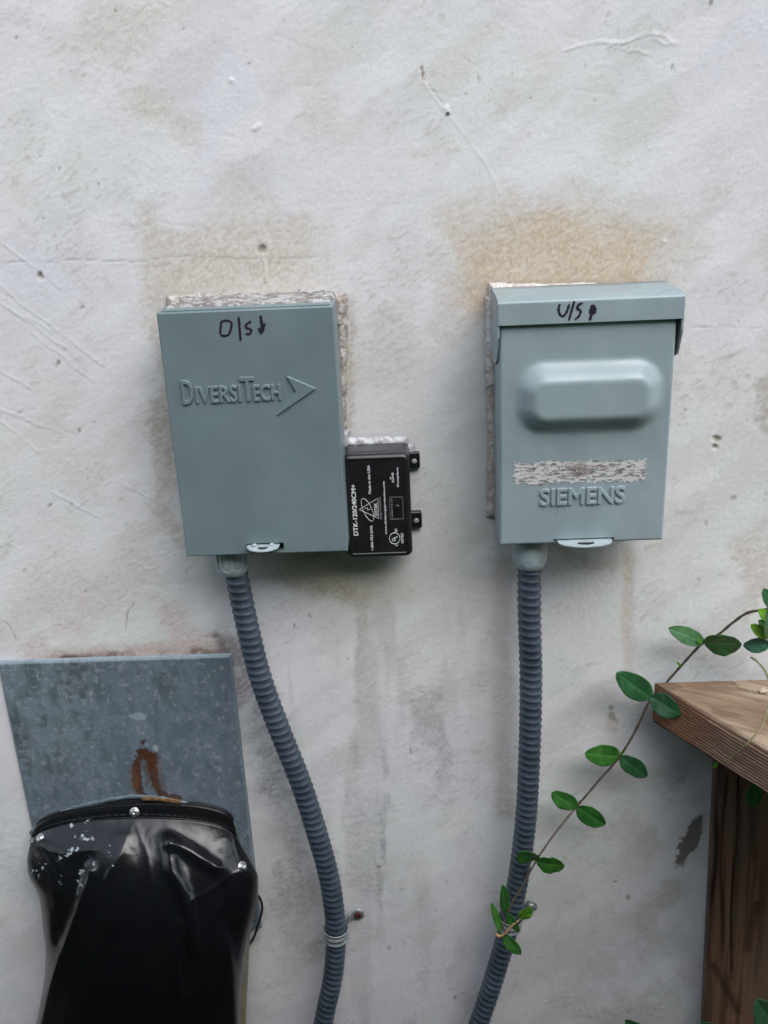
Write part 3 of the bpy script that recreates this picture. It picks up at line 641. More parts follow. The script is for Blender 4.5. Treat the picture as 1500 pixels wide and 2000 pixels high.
def smear(name, parent, rects, H, mat, cols, seed, rag=7, res=.0007, lump=.5, floor=.0012):
    """trowelled bead of caulk: ragged-edged raised relief on the wall; rects in survey pixels (x0, y0, x1, y1, height factor)"""
    R = np.array(rects, float); a, b = P(R[:, 0].min()-12, R[:, 3].max()+12), P(R[:, 2].max()+12, R[:, 1].min()-12)
    X, Z = np.meshgrid(np.arange(a[0], b[0], res), np.arange(a[2]-.004, b[2]+.004, res), indexing='ij'); u, v = PX(np.stack([X, 0*X, Z], -1))
    n1 = fbm(X*120, Z*120, seed, 4)-.5; n2 = fbm(X*120, Z*120, seed+20, 4)-.5; n3 = fbm(X*330, Z*330, seed+40, 3); n4 = fbm(X*95, Z*130, seed+60, 3)
    uu, vv = u+rag*1.6*n1, v+rag*1.6*n2; h = np.full(X.shape, -1e9)
    for x0, y0, x1, y1, k in R:
        e = np.minimum(np.minimum(uu-x0, x1-uu), np.minimum(vv-y0, y1-vv)); h = np.maximum(h, np.where(e > 0, k*sst(0, 14, e), -1e9*(e < -.01)-1e9*(e >= -.01)))
    keep = h > .015; h = np.clip(h, 0, None); d = floor*.3+H*h**.8+lump*.008*(n4-.5)+lump*.0022*(n3-.5)
    q = sst(.40, .62, .5*n3+.5*n4)[..., None]; c3 = sst(.60, .72, fbm(X*200, Z*200, seed+80, 3))[..., None]*.8
    col = np.array(cols[0])*(1-q)+np.array(cols[1])*q; col = col*(1-c3)+np.array(cols[2])*c3; col = col*(.93+.14*n3[..., None]); edge = (1-sst(.0, .35, h))[..., None]*.6; col = col*(1-edge)+np.array(cols[0])*edge
    nu, nv = X.shape; F = grid_faces(nu, nv); kf = (keep[:-1, :-1] & keep[1:, 1:] & keep[1:, :-1] & keep[:-1, 1:]).ravel(); F = F[kf]; used, inv = np.unique(F, return_inverse=True)
    V = np.stack([X, -(d+.0016), Z], -1).reshape(-1, 3)
    return mesh_np(name, V[used], inv.reshape(F.shape), mat, parent, True, col=col.reshape(-1, 3)[used])
M['caulk_gloss'] = tinted('clear_sealant_film', .30, 0, 500, .2, .4, 400, .0008)
smear('caulk', tl, [(324, 571, 676, 640, 1.0), (655, 575, 680, 850, .6)], .0050, M['caulk_dirty'], ((.32, .275, .235), (.46, .435, .41), (.20, .165, .14)), 700, 5, lump=.12)
def caulk_shelf():
    X, D = np.meshgrid(np.linspace(fl.x+.004, fl.x+.1672, 260), np.linspace(-.002, .0655, 110), indexing='ij')
    n = fbm(X*105, D*120, 740, 4); n2 = fbm(X*300, D*300, 745, 3); e = np.minimum(np.minimum(X-fl.x-.004, fl.x+.1672-X), .0655-D)+.003*(n-.5)
    Z = fl.z-.002+(.0036+.0042*(n-.5)+.0014*(n2-.5)+.0015*sst(.03, 0, D))*sst(0, .005, e)+.0016*sst(0, .002, e)
    q = sst(.42, .60, .6*n+.4*n2)[..., None]; c3 = (sst(.60, .70, fbm(X*190, D*190, 750, 3))*.8)[..., None]
    col = np.array((.20, .185, .175))*(1-q)+np.array((.37, .36, .355))*q; col = col*(1-c3)+np.array((.11, .095, .085))*c3
    mesh_np('caulk', np.stack([X, -D, Z], -1).reshape(-1, 3), grid_faces(260, 110, flip=True), M['caulk_dirty'], tl, True, col=col.reshape(-1, 3))
caulk_shelf()
smear('sealant_film', tl, [(655, 610, 672, 868, 1)], .0045, M['caulk_gloss'], ((.33, .32, .31), (.42, .43, .44), (.24, .23, .22)), 705, 3, lump=.12)
smear('caulk', tr, [(952, 551, 1286, 610, 2.6), (945, 575, 990, 760, .9)], .0060, M['caulk_dirty'], ((.46, .42, .39), (.58, .565, .555), (.36, .31, .27)), 710, 4, lump=.06)
smear('caulk', tr, [(948, 720, 990, 1010, .7)], .0055, M['caulk_dirty'], ((.42, .36, .315), (.54, .51, .49), (.32, .26, .22)), 716, 4, lump=.06)
# ------------------------------------------------------------------ surge protector
SDp = .048
pf = lambda x, y: P(x, y, SDp)
sx0, sx1 = pf(672, 960)[0], pf(801, 960)[0]; sz1, sz0 = pf(735, 889)[2], pf(745, 1089)[2]
ts = Thing('surge_protector', 'small black plastic surge protector with white sideways print beside the left grey box', 'surge protector', ((sx0+sx1)/2, 0, sz0))
def rrect(x0, x1, z0, z1, r, n=6):
    pts = []
    for cx, cz, a0 in ((x1-r, z1-r, 0), (x0+r, z1-r, 90), (x0+r, z0+r, 180), (x1-r, z0+r, 270)):
        for t in np.linspace(0, 90, n+1): a = math.radians(a0+t); pts.append((cx+r*math.cos(a), cz+r*math.sin(a)))
    return pts
def stack(name, rings, mat, parent, x0, x1, z0, z1, r, cap=True):
    V = []; n = 0
    for d, ins in rings:
        q = rrect(x0+ins, x1-ins, z0+ins, z1-ins, max(.0006, r-ins)); n = len(q); V += [(x, -d, z) for x, z in q]
    F = [(i*n+j, i*n+(j+1) % n, (i+1)*n+(j+1) % n, (i+1)*n+j) for i in range(len(rings)-1) for j in range(n)]
    if cap: F.append(tuple((len(rings)-1)*n+j for j in range(n)))
    o = mesh_np(name, V, F, mat, parent)
    import bmesh
    bm = bmesh.new(); bm.from_mesh(o.data); bmesh.ops.recalc_face_normals(bm, faces=bm.faces); bm.to_mesh(o.data); bm.free()
    return o
stack('housing', [(-.004, 0), (.0385, 0), (.0392, .0012)], M['black_plastic'], ts, sx0, sx1, sz0, sz1, .0065)
ld = stack('lid', [(.0395, -.0004), (.0440, -.0004), (.0462, .0008), (.0474, .0028), (SDp-.0002, .0044), (.0470, .0056), (.0470, .0070)], M['black_plastic'], ts, sx0, sx1, sz0, sz1, .0070)
bevel(ld, .0003, 1)
TD = .0471
def ct(x, y): return P(620+x/6.25, 820+y/6.25, TD)          # survey of the printed face
def vt(s, x, y0, y1, H): a, b = ct(x, y0), ct(x, y1); return (s, ct(x, y0), float(b[2]-a[2]), H)
UPV = np.array((-1.0, 0, 0)); ALV = (ct(434, 785)-ct(470, 1415)); ALV = (0.0, 0, 1.0)
mm = .000082                                                     # metres per survey unit on the print
lettering([vt('DTK-120/240CM+', 497, 1412, 788, 56*mm)], M['white_print'], ts, 'printed_lettering', TD, UPV, ALV, .0001, 0, .02)
lettering([vt('Made in the USA', 655, 903, 552, 33*mm), vt('1-800-753-2345', 685, 1590, 1292, 31*mm), vt('www.diteksurgeprotection.com', 848, 1398, 748, 25*mm), vt('RoHS', 935, 762, 645, 27*mm), vt('Compliant', 994, 820, 580, 24*mm),
           vt('LISTED', 1052, 1503, 1383, 31*mm), vt('DITEK', 734, 1166, 1012, 38*mm), vt('US', 975, 1370, 1328, 32*mm), vt('C', 983, 1540, 1520, 32*mm)], M['white_print'], ts, 'printed_lettering', TD, UPV, ALV, .0001, 0, .012)
lettering([vt('Surge Protection', 783, 1215, 940, 22*mm), vt('NORMALLY ON - OK', 922, 1192, 965, 16*mm)], M['grey_print'], ts, 'printed_lettering', TD, UPV, ALV, .0001, 0, .005)
lettering([('U', ct(955, 1478), 34*mm, 48*mm), ('L', ct(975, 1440), 24*mm, 48*mm)], M['white_print'], ts, 'printed_lettering', TD, UPV, ALV, .0001, 0, .03)
def cps(pts): return [(620+x/6.25, 820+y/6.25) for x, y in pts]
def arc(cx, cy, rx, ry, rot, a0, a1, n=28):
    return [(cx+rx*math.cos(a)*math.cos(rot)-ry*math.sin(a)*math.sin(rot), cy+rx*math.cos(a)*math.sin(rot)+ry*math.sin(a)*math.cos(rot)) for a in np.linspace(math.radians(a0), math.radians(a1), n)]
lw = .00055
tag(strokes([cps([(510, 1095), (738, 957)]), cps([(738, 957), (746, 1203)]), cps([(746, 1203), (510, 1095)]), cps(arc(612, 1098, 150, 52, math.radians(66), 0, 360, 40)),
         cps([(575, 1085), (612, 1070)]), cps([(612, 1070), (610, 1100)]), cps([(610, 1100), (650, 1088)]),
         cps(arc(942, 1446, 64, 68, 0, 0, 360, 36)), cps([(880, 712), (905, 725)]), cps([(905, 725), (890, 690)])],
        [lw, lw, lw, lw, .0005, .0005, .0005, lw*1.1, lw, lw], M['white_print'], ts, 'printed_emblem', TD-.0001, .0002), kind='stuff')
strokes([cps([(893, 945), (1028, 941)]), cps([(1040, 955), (1048, 1198)]), cps([(1036, 1209), (900, 1212)]), cps([(887, 1200), (880, 958)]), cps([(880, 958), (883, 949), (893, 945)]), cps([(1028, 941), (1037, 945), (1040, 955)]),
         cps([(1048, 1198), (1045, 1206), (1036, 1209)]), cps([(900, 1212), (890, 1209), (887, 1200)])], .0004, M['grey_print'], ts, 'printed_frame', TD-.0001, .0002)
lathe('indicator_light', ct(972, 1072), [(-.001, .0036), (.0004, .0036), (.0012, .0028), (.0016, .0015), (.0017, 0)], simple('dark_lens', (.012, .010, .010), .12, 0, .2), ts, (0, -1, 0), 24)
for (x, y) in ((811, 900), (815, 1016)):
    a, b = P(x-16, y-15, .007), P(x+9.5, y+15, .007)
    tb = stack('mounting_tab', [(.0, 0), (.0062, 0), (.0070, .0008)], M['black_plastic'], ts, a[0], b[0], b[2], a[2], .0022)
    q = P(x-1, y+1, .0072); lathe('rivet', (q[0]-.0005, -.0066, q[2]), [(0, .0030), (.0009, .0028), (.0012, .0016), (.0012, 0)], simple('grey_rivet', (.30, .30, .31), .5), (tb, ts.org), (0, -1, 0), 16)
smear('sealant_film', ts, [(668, 850, 798, 880, 1), (662, 835, 688, 880, 1), (790, 866, 812, 892, .7)], .0040, M['caulk_gloss'], ((.36, .37, .39), (.47, .49, .52), (.25, .25, .26)), 720, 4, lump=.12)
block('top_label', Frame(sx0, sz1), .012, .046, -.0003, .0001, .012, .034, simple('faded_label', (.035, .035, .037), .35), ts, .0001)

# ================================================================== CONDUITS
def conduit(label, pts, fit_px, fit_top, rings):
    base = pts[-1]
    t = Thing('flexible_conduit', label, 'conduit', tuple(base), 'corrugated conduits below the boxes')
    pitch = .0094; R0 = .0124
    def rad(s, th, L):
        ph = (s/pitch+th/(2*PI)) % 1.0
        return R0+.0012*(np.exp(-((ph-.5)/.20)**2))-.0003
    tube('hose', catmull(pts, 14), rad, M['conduit'], t, 40, pitch/10)
    c = np.array(fit_top)                          # moulded gland nut
    prof = [(-.022, .0178), (-.010, .0182), (.004, .0186), (.010, .0188), (.016, .0187), (.020, .0182), (.024, .0168), (.027, .0152), (.029, .0136), (.0295, .0120)]
    prof = np.array(prof); tt = np.linspace(prof[0, 0], prof[-1, 0], 70); prof2 = np.stack([tt, np.interp(tt, prof[:, 0], prof[:, 1])], 1)
    def disp(T, th):
        n = 9; a = ((th*n/(2*PI)) % 1-.5)*2*PI*.0178/n
        if rings: q = np.abs(np.hypot(a, T-.0185)-.0020); return -.0010*np.exp(-(q/.0006)**2)
        wv = .0032; q = np.where(T < .0165, np.abs(np.abs(a)-wv), np.abs(np.hypot(a, T-.0165)-wv)); return -.0012*np.exp(-(q/.00055)**2)+.0004*((np.abs(a) < wv) & (T < .0165))
    lathe('gland_nut', c, prof2, M['fitting'], t, (0, 0, -1), 260, disp)
    return t
z_l = fl(0, .2524, 0)[2]
cl = P(452, 1087, .046); clx = cl[0]
def pathpt(x, y, d): return P(x, y, d)
Lp = [np.array([clx+.001, -.046, z_l-.012]), np.array([clx+.0025, -.045, z_l-.03])]+[pathpt(x, y, d) for x, y, d in ((478, 1200, .044), (508, 1320, .042), (548, 1430, .040), (588, 1530, .038), (620, 1630, .036), (642, 1710, .034), (653, 1780, .032), (656, 1840, .030), (650, 1910, .030), (636, 1975, .032), (618, 2070, .036), (590, 2180, .045))]
conduit('grey ribbed conduit curving down right from the box with the down arrow', Lp, None, (clx, -.046, P(452, 1127, .058)[2]+.0285), False)
z_r = frr(0, .2496, 0)[2]
cr_ = P(1035, 1070, .046)[0]
Rp = [np.array([cr_, -.046, z_r-.012]), np.array([cr_, -.045, z_r-.03])]+[pathpt(x, y, d) for x, y, d in ((1034, 1200, .044), (1037, 1310, .042), (1036, 1410, .041), (1033, 1500, .040), (1028, 1590, .038), (1019, 1670, .036), (1006, 1750, .034), (988, 1830, .032), (965, 1910, .032), (940, 1985, .034), (905, 2080, .04), (860, 2180, .05))]
conduit('grey ribbed conduit hanging straight from the hooded box then bending down left', Rp, None, (cr_, -.046, P(1035, 1115, .058)[2]+.0285), True)

def strap(label, pts, y_px, ear_px, rusty):
    p, s = resample(catmull(pts, 14), .002); px, py = PX(p); i = int(np.argmin(np.abs(py-y_px))); T, N, B = frames(p); c = p[i]; t_ = T[i]
    t = Thing('conduit_strap', label, 'pipe strap', (c[0], 0, c[2]), 'one-hole straps holding the conduits')
    out = np.array([0, -1.0, 0]); out -= t_*(out @ t_); out /= np.linalg.norm(out); sd = np.cross(t_, out); sd *= np.sign(sd[0])
    a = np.radians(np.linspace(-35, 215, 40)); w = np.linspace(-.0085, .0085, 15); r = .0152+.0009*np.cos(w/.0085*PI*2.0)
    V = c+w[None, :, None]*t_+r[None, :, None]*(np.cos(a)[:, None, None]*sd+np.sin(a)[:, None, None]*out)
    o = mesh_np('band', V.reshape(-1, 3), grid_faces(40, 15), M['zinc_dull'], t, True); md = o.modifiers.new('thick', 'SOLIDIFY'); md.thickness = .0012; md.offset = 1
    e = P(*ear_px, .006); st = c+sd*.0150-t_*.010; st = np.array([st[0], -.012, st[2]]); L = e-st; L[1] = 0; Ln = np.linalg.norm(L); L /= Ln; Wd = np.cross(L, [0, 1, 0])
    n = 16; ss = np.linspace(0, Ln+.008, n); V = []
    for s_ in ss:
        hw = .0085*math.sqrt(max(.02, 1-max(0, (s_-Ln)/.0082)**2)); dd = .0045+.012*max(0, 1-s_/.010)**1.5
        for k in np.linspace(-1, 1, 7): q = st+L*s_+Wd*hw*k; q[1] = -dd-.0012*(1-k*k); V.append(q)
    o = mesh_np('ear', V, grid_faces(n, 7), M['zinc_dull'], t, True); md = o.modifiers.new('thick', 'SOLIDIFY'); md.thickness = .0014; md.offset = 0
    lathe('screw', (e[0], -.0055, e[2]), [(0, .0052), (.0016, .0052), (.0026, .0040), (.0030, .002), (.0024, 0)], M['rust'] if rusty else M['zinc_dull'], t, (0, -1, 0), 6 if rusty else 20)
    return t
strap('zinc strap with rusty screw around the left conduit', Lp, 1822, (699, 1787), True)
strap('zinc strap with round screw ear behind the vine tip on the right conduit', Rp, 1800, (1037, 1771), False)

# ================================================================== METAL PLATE AND VINYL SLEEVE
def plate():
    x0, x1, zt, zb = -.4960, -.2168, 1.5-.5450, 1.5-.955; d0 = .0055
    t = Thing('metal_plate', 'galvanised sheet metal plate with orange rust streaks above the black vinyl duct', 'metal plate', ((x0+x1)/2, 0, zb))
    nx, nz = 300, 440; xs = np.linspace(x0, x1, nx); zs = np.linspace(zb, zt, nz); X, Z = np.meshgrid(xs, zs, indexing='ij')
    e = np.minimum(np.minimum(X-x0, x1-X), zt-Z); d = d0*(1-.35*(1-sst(0, .004, e)))+.0006*(fbm(X*12, Z*12, 300, 3)-.5)
    d += .0012*np.exp(-((x1-X-.016)/.004)**2)*sst(1.5-.56, 1.5-.62, Z)
    V = np.stack([X, -d, Z], -1); u, v = PX(V)
    m1 = fbm(X*55, Z*55, 310, 5); m2 = fbm(X*160, Z*160, 320, 4); m3 = fbm(X*20, Z*13, 330, 4); m4 = fbm(X*90, Z*22, 336, 4)
    col = np.empty(X.shape+(3,)); col[:] = (.108, .150, .165)
    def lay(c, k):
        nonlocal col
        k = np.clip(k, 0, 1)[..., None]; col = col*(1-k)+np.array(c)*k
    lay((.195, .245, .295), sst(.42, .60, m1)*.8); lay((.088, .112, .125), sst(.45, .68, m3)*.5)
    lay((.25, .30, .355), sst(.46, .72, m2)*sst(.40, .6, m3)*.6); lay((.07, .095, .10), sst(.50, .70, fbm(X*120, Z*120, 340, 4))*.4); lay((.22, .27, .32), sst(.45, .68, m4)*.5); lay((.15, .19, .25), sst(.4, .6, fbm(X*9, Z*7, 390, 3))*.5)
    lay((.36, .41, .46), sst(.62, .80, fbm(X*200, Z*200, 350, 4))*.5)
    lay((.25, .31, .35), (1-sst(.001, .004, e))*.6)
    def seg(pts, w, c, k, jit=6):
        f1 = fbm(X*260, Z*260, 360, 3)-.5; f2 = fbm(X*260, Z*260, 370, 3)-.5; a = u+jit*2*f1; b = v+jit*2*f2; D = np.full(a.shape, 1e9)
        for (ax, ay, aw), (bx, by, bw) in zip(pts[:-1], pts[1:]):
            q = np.clip(((a-ax)*(bx-ax)+(b-ay)*(by-ay))/((bx-ax)**2+(by-ay)**2), 0, 1); D = np.minimum(D, np.hypot(a-ax-q*(bx-ax), b-ay-q*(by-ay))/(aw+q*(bw-aw)))
        lay(c, (1-sst(.75, 1.2, D))*k)
    rst = (.075, .027, .012)
    seg([(281, 1449, 4), (280, 1453, 4)], 1, (.05, .02, .02), .9)
    seg([(276, 1468, 8), (268, 1490, 6), (266, 1520, 9), (272, 1545, 8), (280, 1558, 6)], 1, rst, .92); seg([(282, 1468, 8), (296, 1480, 12), (298, 1505, 9), (306, 1535, 7), (315, 1552, 6)], 1, rst, .92)
    seg([(290, 1474, 6), (300, 1490, 6)], 1, (.12, .038, .012), .6); seg([(266, 1515, 5), (268, 1535, 5)], 1, (.2, .08, .02), .6)
    seg([(290, 1478, 9), (300, 1500, 6)], 1, rst, .8); seg([(262, 1500, 8), (258, 1530, 7), (268, 1552, 9)], 1, (.13, .07, .04), .45, 10); seg([(305, 1490, 10), (312, 1530, 9), (322, 1552, 8)], 1, (.13, .07, .04), .4, 10)
    seg([(285, 1475, 9), (290, 1500, 9), (292, 1530, 5)], 1, (.10, .045, .022), .55, 12)
    seg([(315, 1552, 7), (335, 1556, 6), (350, 1560, 5)], 1, (.085, .05, .03), .9); seg([(278, 1560, 6), (300, 1563, 8), (330, 1566, 6)], 1, (.33, .19, .06), .85)
    seg([(304, 1460, 5), (304, 1464, 5)], 1, (.4, .46, .5), .8, 4); seg([(258, 1399, 5), (280, 1399, 6)], 1, (.35, .44, .50), .7, 4)
    F = grid_faces(nx, nz, flip=True); V = V.reshape(-1, 3)
    idx = np.arange(nx*nz).reshape(nx, nz); ring = list(idx[0, :])+list(idx[1:, -1])+list(idx[-1, ::-1][1:]); k = len(V); back = V[ring].copy(); back[:, 1] = .004
    F = np.vstack([F, [(ring[i], ring[i+1], k+i+1, k+i) for i in range(len(ring)-1)]]); V = np.vstack([V, back]); colr = np.vstack([col.reshape(-1, 3), col.reshape(-1, 3)[ring]])
    mesh_np('sheet', V, F, M['galv'], t, True, col=colr*np.array((1.0, .985, .97)))
    bead('sealant_bead', [P(x, y, .009) for x, y in ((60, 1628), (90, 1602), (140, 1580), (200, 1565), (258, 1556), (320, 1560), (390, 1577), (440, 1597), (458, 1612), (468, 1650))], .0032, simple('grey_sealant', (.085, .115, .13), .35, 0, .3, 90, .4), t, 33, .4, .7)
    bead('rust_crust', [P(x, y, .0145) for x, y in ((277, 1560), (300, 1560), (325, 1563), (352, 1566))], .0030, simple('rust_crust_brown', (.13, .07, .028), .85, 0, .5, 200, .5), t, 37, .5, .5)
    return t
plate()
def sleeve():
    # rows: left px, right px, centre px, side depth, centre depth
    rows = [((70, 1622), (455, 1606), (262, 1568), .010, .012), ((64, 1634), (458, 1622), (262, 1578), .012, .0145), ((60, 1652), (466, 1648), (262, 1600), .014, .021), ((57, 1690), (498, 1700), (264, 1658), .016, .048),
            ((62, 1716), (504, 1722), (268, 1712), .018, .068), ((80, 1745), (501, 1765), (272, 1775), .020, .085), ((88, 1800), (488, 1815), (275, 1850), .022, .097), ((93, 1865), (476, 1880), (276, 1928), .024, .103),
            ((88, 1930), (468, 1945), (274, 1997), .026, .103), ((74, 2010), (466, 2020), (270, 2090), .028, .108), ((50, 2120), (470, 2130), (262, 2220), .03, .112), ((20, 2260), (480, 2270), (255, 2380), .03, .115)]
    n = 14; Lc = catmull([P(*r[0], r[3]) for r in rows], n); Rc = catmull([P(*r[1], r[3]) for r in rows], n); Cc = catmull([P(*r[2], r[4]) for r in rows], n)
    p, q = 2, 0; nr = 420; t0 = np.linspace(0, 1, len(Lc)); t1 = np.linspace(0, 1, nr)
    rs = lambda A: np.stack([np.interp(t1, t0, A[:, i]) for i in range(3)], 1)
    Lc, Rc, Cc = rs(Lc), rs(Rc), rs(Cc); nc = 260; ph = np.linspace(0, PI, nc)
    sx = (1-np.cos(ph))/2; Mid = (Lc+Rc)/2; bu = np.sin(ph)**.85
    V = Lc[:, None]+(Rc-Lc)[:, None]*sx[None, :, None]+(Cc-Mid)[:, None]*bu[None, :, None]
    dU = np.gradient(V, axis=1); dT = np.gradient(V, axis=0); Nn = np.cross(dU, dT); Nn /= np.linalg.norm(Nn, axis=2)[..., None]+1e-12
    if Nn[nr//2, nc//2, 1] > 0: Nn = -Nn
    u, v = PX(V)
    h = .004*(fbm(u/95, v/260, 401, 3)-.5)+.0016*(fbm(u/40, v/150, 411, 2)-.5)
    def ridge(pts, w, a, sharp=1):
        nonlocal h
        D = np.full(u.shape, 1e9)
        for (ax, ay), (bx, by) in zip(pts[:-1], pts[1:]):
            k = np.clip(((u-ax)*(bx-ax)+(v-ay)*(by-ay))/((bx-ax)**2+(by-ay)**2), 0, 1); D = np.minimum(D, np.hypot(u-ax-k*(bx-ax), v-ay-k*(by-ay)))
        h = h+a*np.exp(-(D/w)**(1.4 if sharp else 2))
    fade = sst(1600, 1660, v)
    ridge([(332, 1655), (338, 1700), (362, 1745), (376, 1800), (382, 1850)], 15, .0078, 0); ridge([(330, 1640), (370, 1662), (418, 1694)], 14, .0068, 0)
    ridge([(180, 1700), (160, 1760), (130, 1840), (105, 1920), (85, 2010)], 13, .0045); ridge([(160, 1690), (140, 1760), (115, 1840)], 16, -.0030, 0)
    ridge([(350, 1800), (344, 1860), (350, 1910), (356, 1950)], 9, .0030); ridge([(362, 1840), (362, 1930)], 6, -.0022)
    ridge([(240, 1640), (225, 1700), (215, 1790)], 24, .0028, 0)
    
    ridge([(440, 1830), (448, 1900), (455, 2000)], 12, .003, 0); ridge([(415, 1700), (440, 1760), (450, 1820)], 20, -.003, 0)
    ridge([(80, 1650), (120, 1668), (180, 1660)], 9, .0016)
    for sx_, sy_, an in ((79, 1640, .9), (79, 1640, 1.25), (79, 1640, .45), (474, 1694, 2.5), (474, 1694, 2.0), (474, 1694, 1.75), (262, 1600, 1.2), (262, 1600, 1.9)):
        ridge([(sx_+8*math.cos(an), sy_+8*math.sin(an)), (sx_+70*math.cos(an), sy_+70*math.sin(an)), (sx_+130*math.cos(an+.1), sy_+130*math.sin(an+.1))], 6, .0009)
    h = h+.0009*(np.abs(fbm(u/55+.4*fbm(v/60, u/60, 461, 2), v/130, 471, 3)-.5)*2)**.7+.0003*fbm(u/9, v/12, 481, 3)
    h = h*np.clip(fade+.45, 0, 1)
    seam = np.abs(t1[:, None]-.163+0*sx)        # hem below the rim
    wv = .006*(fbm(sx[None, :]*5, 0*sx[None, :], 491, 3)-.5)
    h += -.0016*np.exp(-((t1[:, None]+wv-.170)/.006)**2)+.0009*(1-sst(.160, .168, t1[:, None]+wv))-.0012*np.exp(-((t1[:, None]-.02+wv)/.012)**2)
    V = V+Nn*h[..., None]
    gl = np.full(u.shape, .22)+.06*(fbm(u/60, v/60, 421, 3)-.5)*2; gl = np.clip(gl+.10*(1-sst(1600, 1640, v)), .12, .6)
    col = np.empty(u.shape+(3,)); col[:] = (.0042, .0046, .0058)
    f1 = fbm(u/7, v/7, 431, 4); f3 = fbm(u/3, v/3, 441, 3)
    def fl_(cx, cy, rx, ry, rot, thr):
        nonlocal col, gl
        c_, s_ = math.cos(rot), math.sin(rot); q = np.hypot(((u-cx)*c_+(v-cy)*s_)/rx, (-(u-cx)*s_+(v-cy)*c_)/ry)
        k = (sst(thr+.13, thr+.19, .75*f1+.25*f3-.15*q)*(q < 1.6)*.85)[..., None]; col = col*(1-k)+np.array((.36, .41, .45))*k; gl = gl*(1-k[..., 0])+.5*k[..., 0]
    for a in ((75, 1700, 24, 9, .3, .33), (162, 1638, 11, 10, -.6, .30), (145, 1658, 9, 8, 0, .36), (110, 1680, 45, 4, -.42, .36), (163, 1715, 9, 20, .3, .34), (120, 1716, 18, 10, .5, .42), (185, 1685, 8, 12, .4, .36), (216, 1674, 5, 14, -.2, .32), (212, 1650, 3, 18, -.1, .36), (178, 1632, 4, 14, -.4, .37), (168, 1604, 9, 6, 0, .36), (140, 1612, 5, 9, .4, .42), (75, 1638, 22, 8, -.4, .44)): fl_(*a)
    # stitching along the hem
    st = (np.abs(t1[:, None]-.156) < .0022) & ((np.arange(nc)[None, :] % 6) < 3); col[st] = (.045, .045, .05)
    st = (np.abs(t1[:, None]-.020) < .003) & ((np.arange(nc)[None, :] % 6) < 3); col[st] = (.04, .04, .045)
    base = P(270, 2000, .05)
    t = Thing('vinyl_duct_sleeve', 'glossy black vinyl duct sleeve hanging from the galvanised plate', 'duct sleeve', tuple(base))
    F = grid_faces(nr, nc)
    o = mesh_np('sleeve', V.reshape(-1, 3), F, M['vinyl'], t, True, col=col.reshape(-1, 3), attrs={'gloss': gl})
    # top rim closing back to the plate
    top = V[0]; b = top.copy(); b[:, 1] = -.008; b[:, 2] += .001
    mesh_np('rim', np.vstack([top, b]), grid_faces(2, nc), M['black_plastic'], t, True)
    for x, y, in ((262, 1586), (79, 1638), (474, 1692)):
        k = np.argmin((u-x)**2+(v-y)**2); q = V.reshape(-1, 3)[k]; nrm = Nn.reshape(-1, 3)[k]
        sc = lathe('screw', q-nrm*.001, [(0, .0064), (.0011, .0064), (.0013, .0061), (.0013, .0040), (.0034, .0039), (.0039, .0031), (.0039, .0012), (.0028, .0008), (.0028, 0)], M['zinc'], t, tuple(nrm), 12)
    return V
sleeve()
# pale pipe just showing behind the sleeve, and the small loop of wire at the plate's corner
tp = Thing('refrigerant_pipe', 'dull beige pipe running down the wall behind the black sleeve', 'pipe', tuple(P(476, 2000, .02)))
tube('pipe', catmull([P(x, y, .020) for x, y in ((476, 1780), (474, 1850), (470, 1930), (466, 2040), (462, 2200))], 8), .009, simple('olive_pipe', (.16, .15, .10), .6, 0, .2, 50), tp, 20, .006)
tw = Thing('wire_loop', 'short loop of dark wire poking out beside the black sleeve', 'wire', tuple(P(490, 1800, .01)))
tube('wire', catmull([P(x, y, .014) for x, y in ((495, 1740), (508, 1755), (512, 1775), (506, 1800), (496, 1830), (484, 1848), (474, 1855))], 8), .0016, M['black_plastic'], tw, 10, .002)

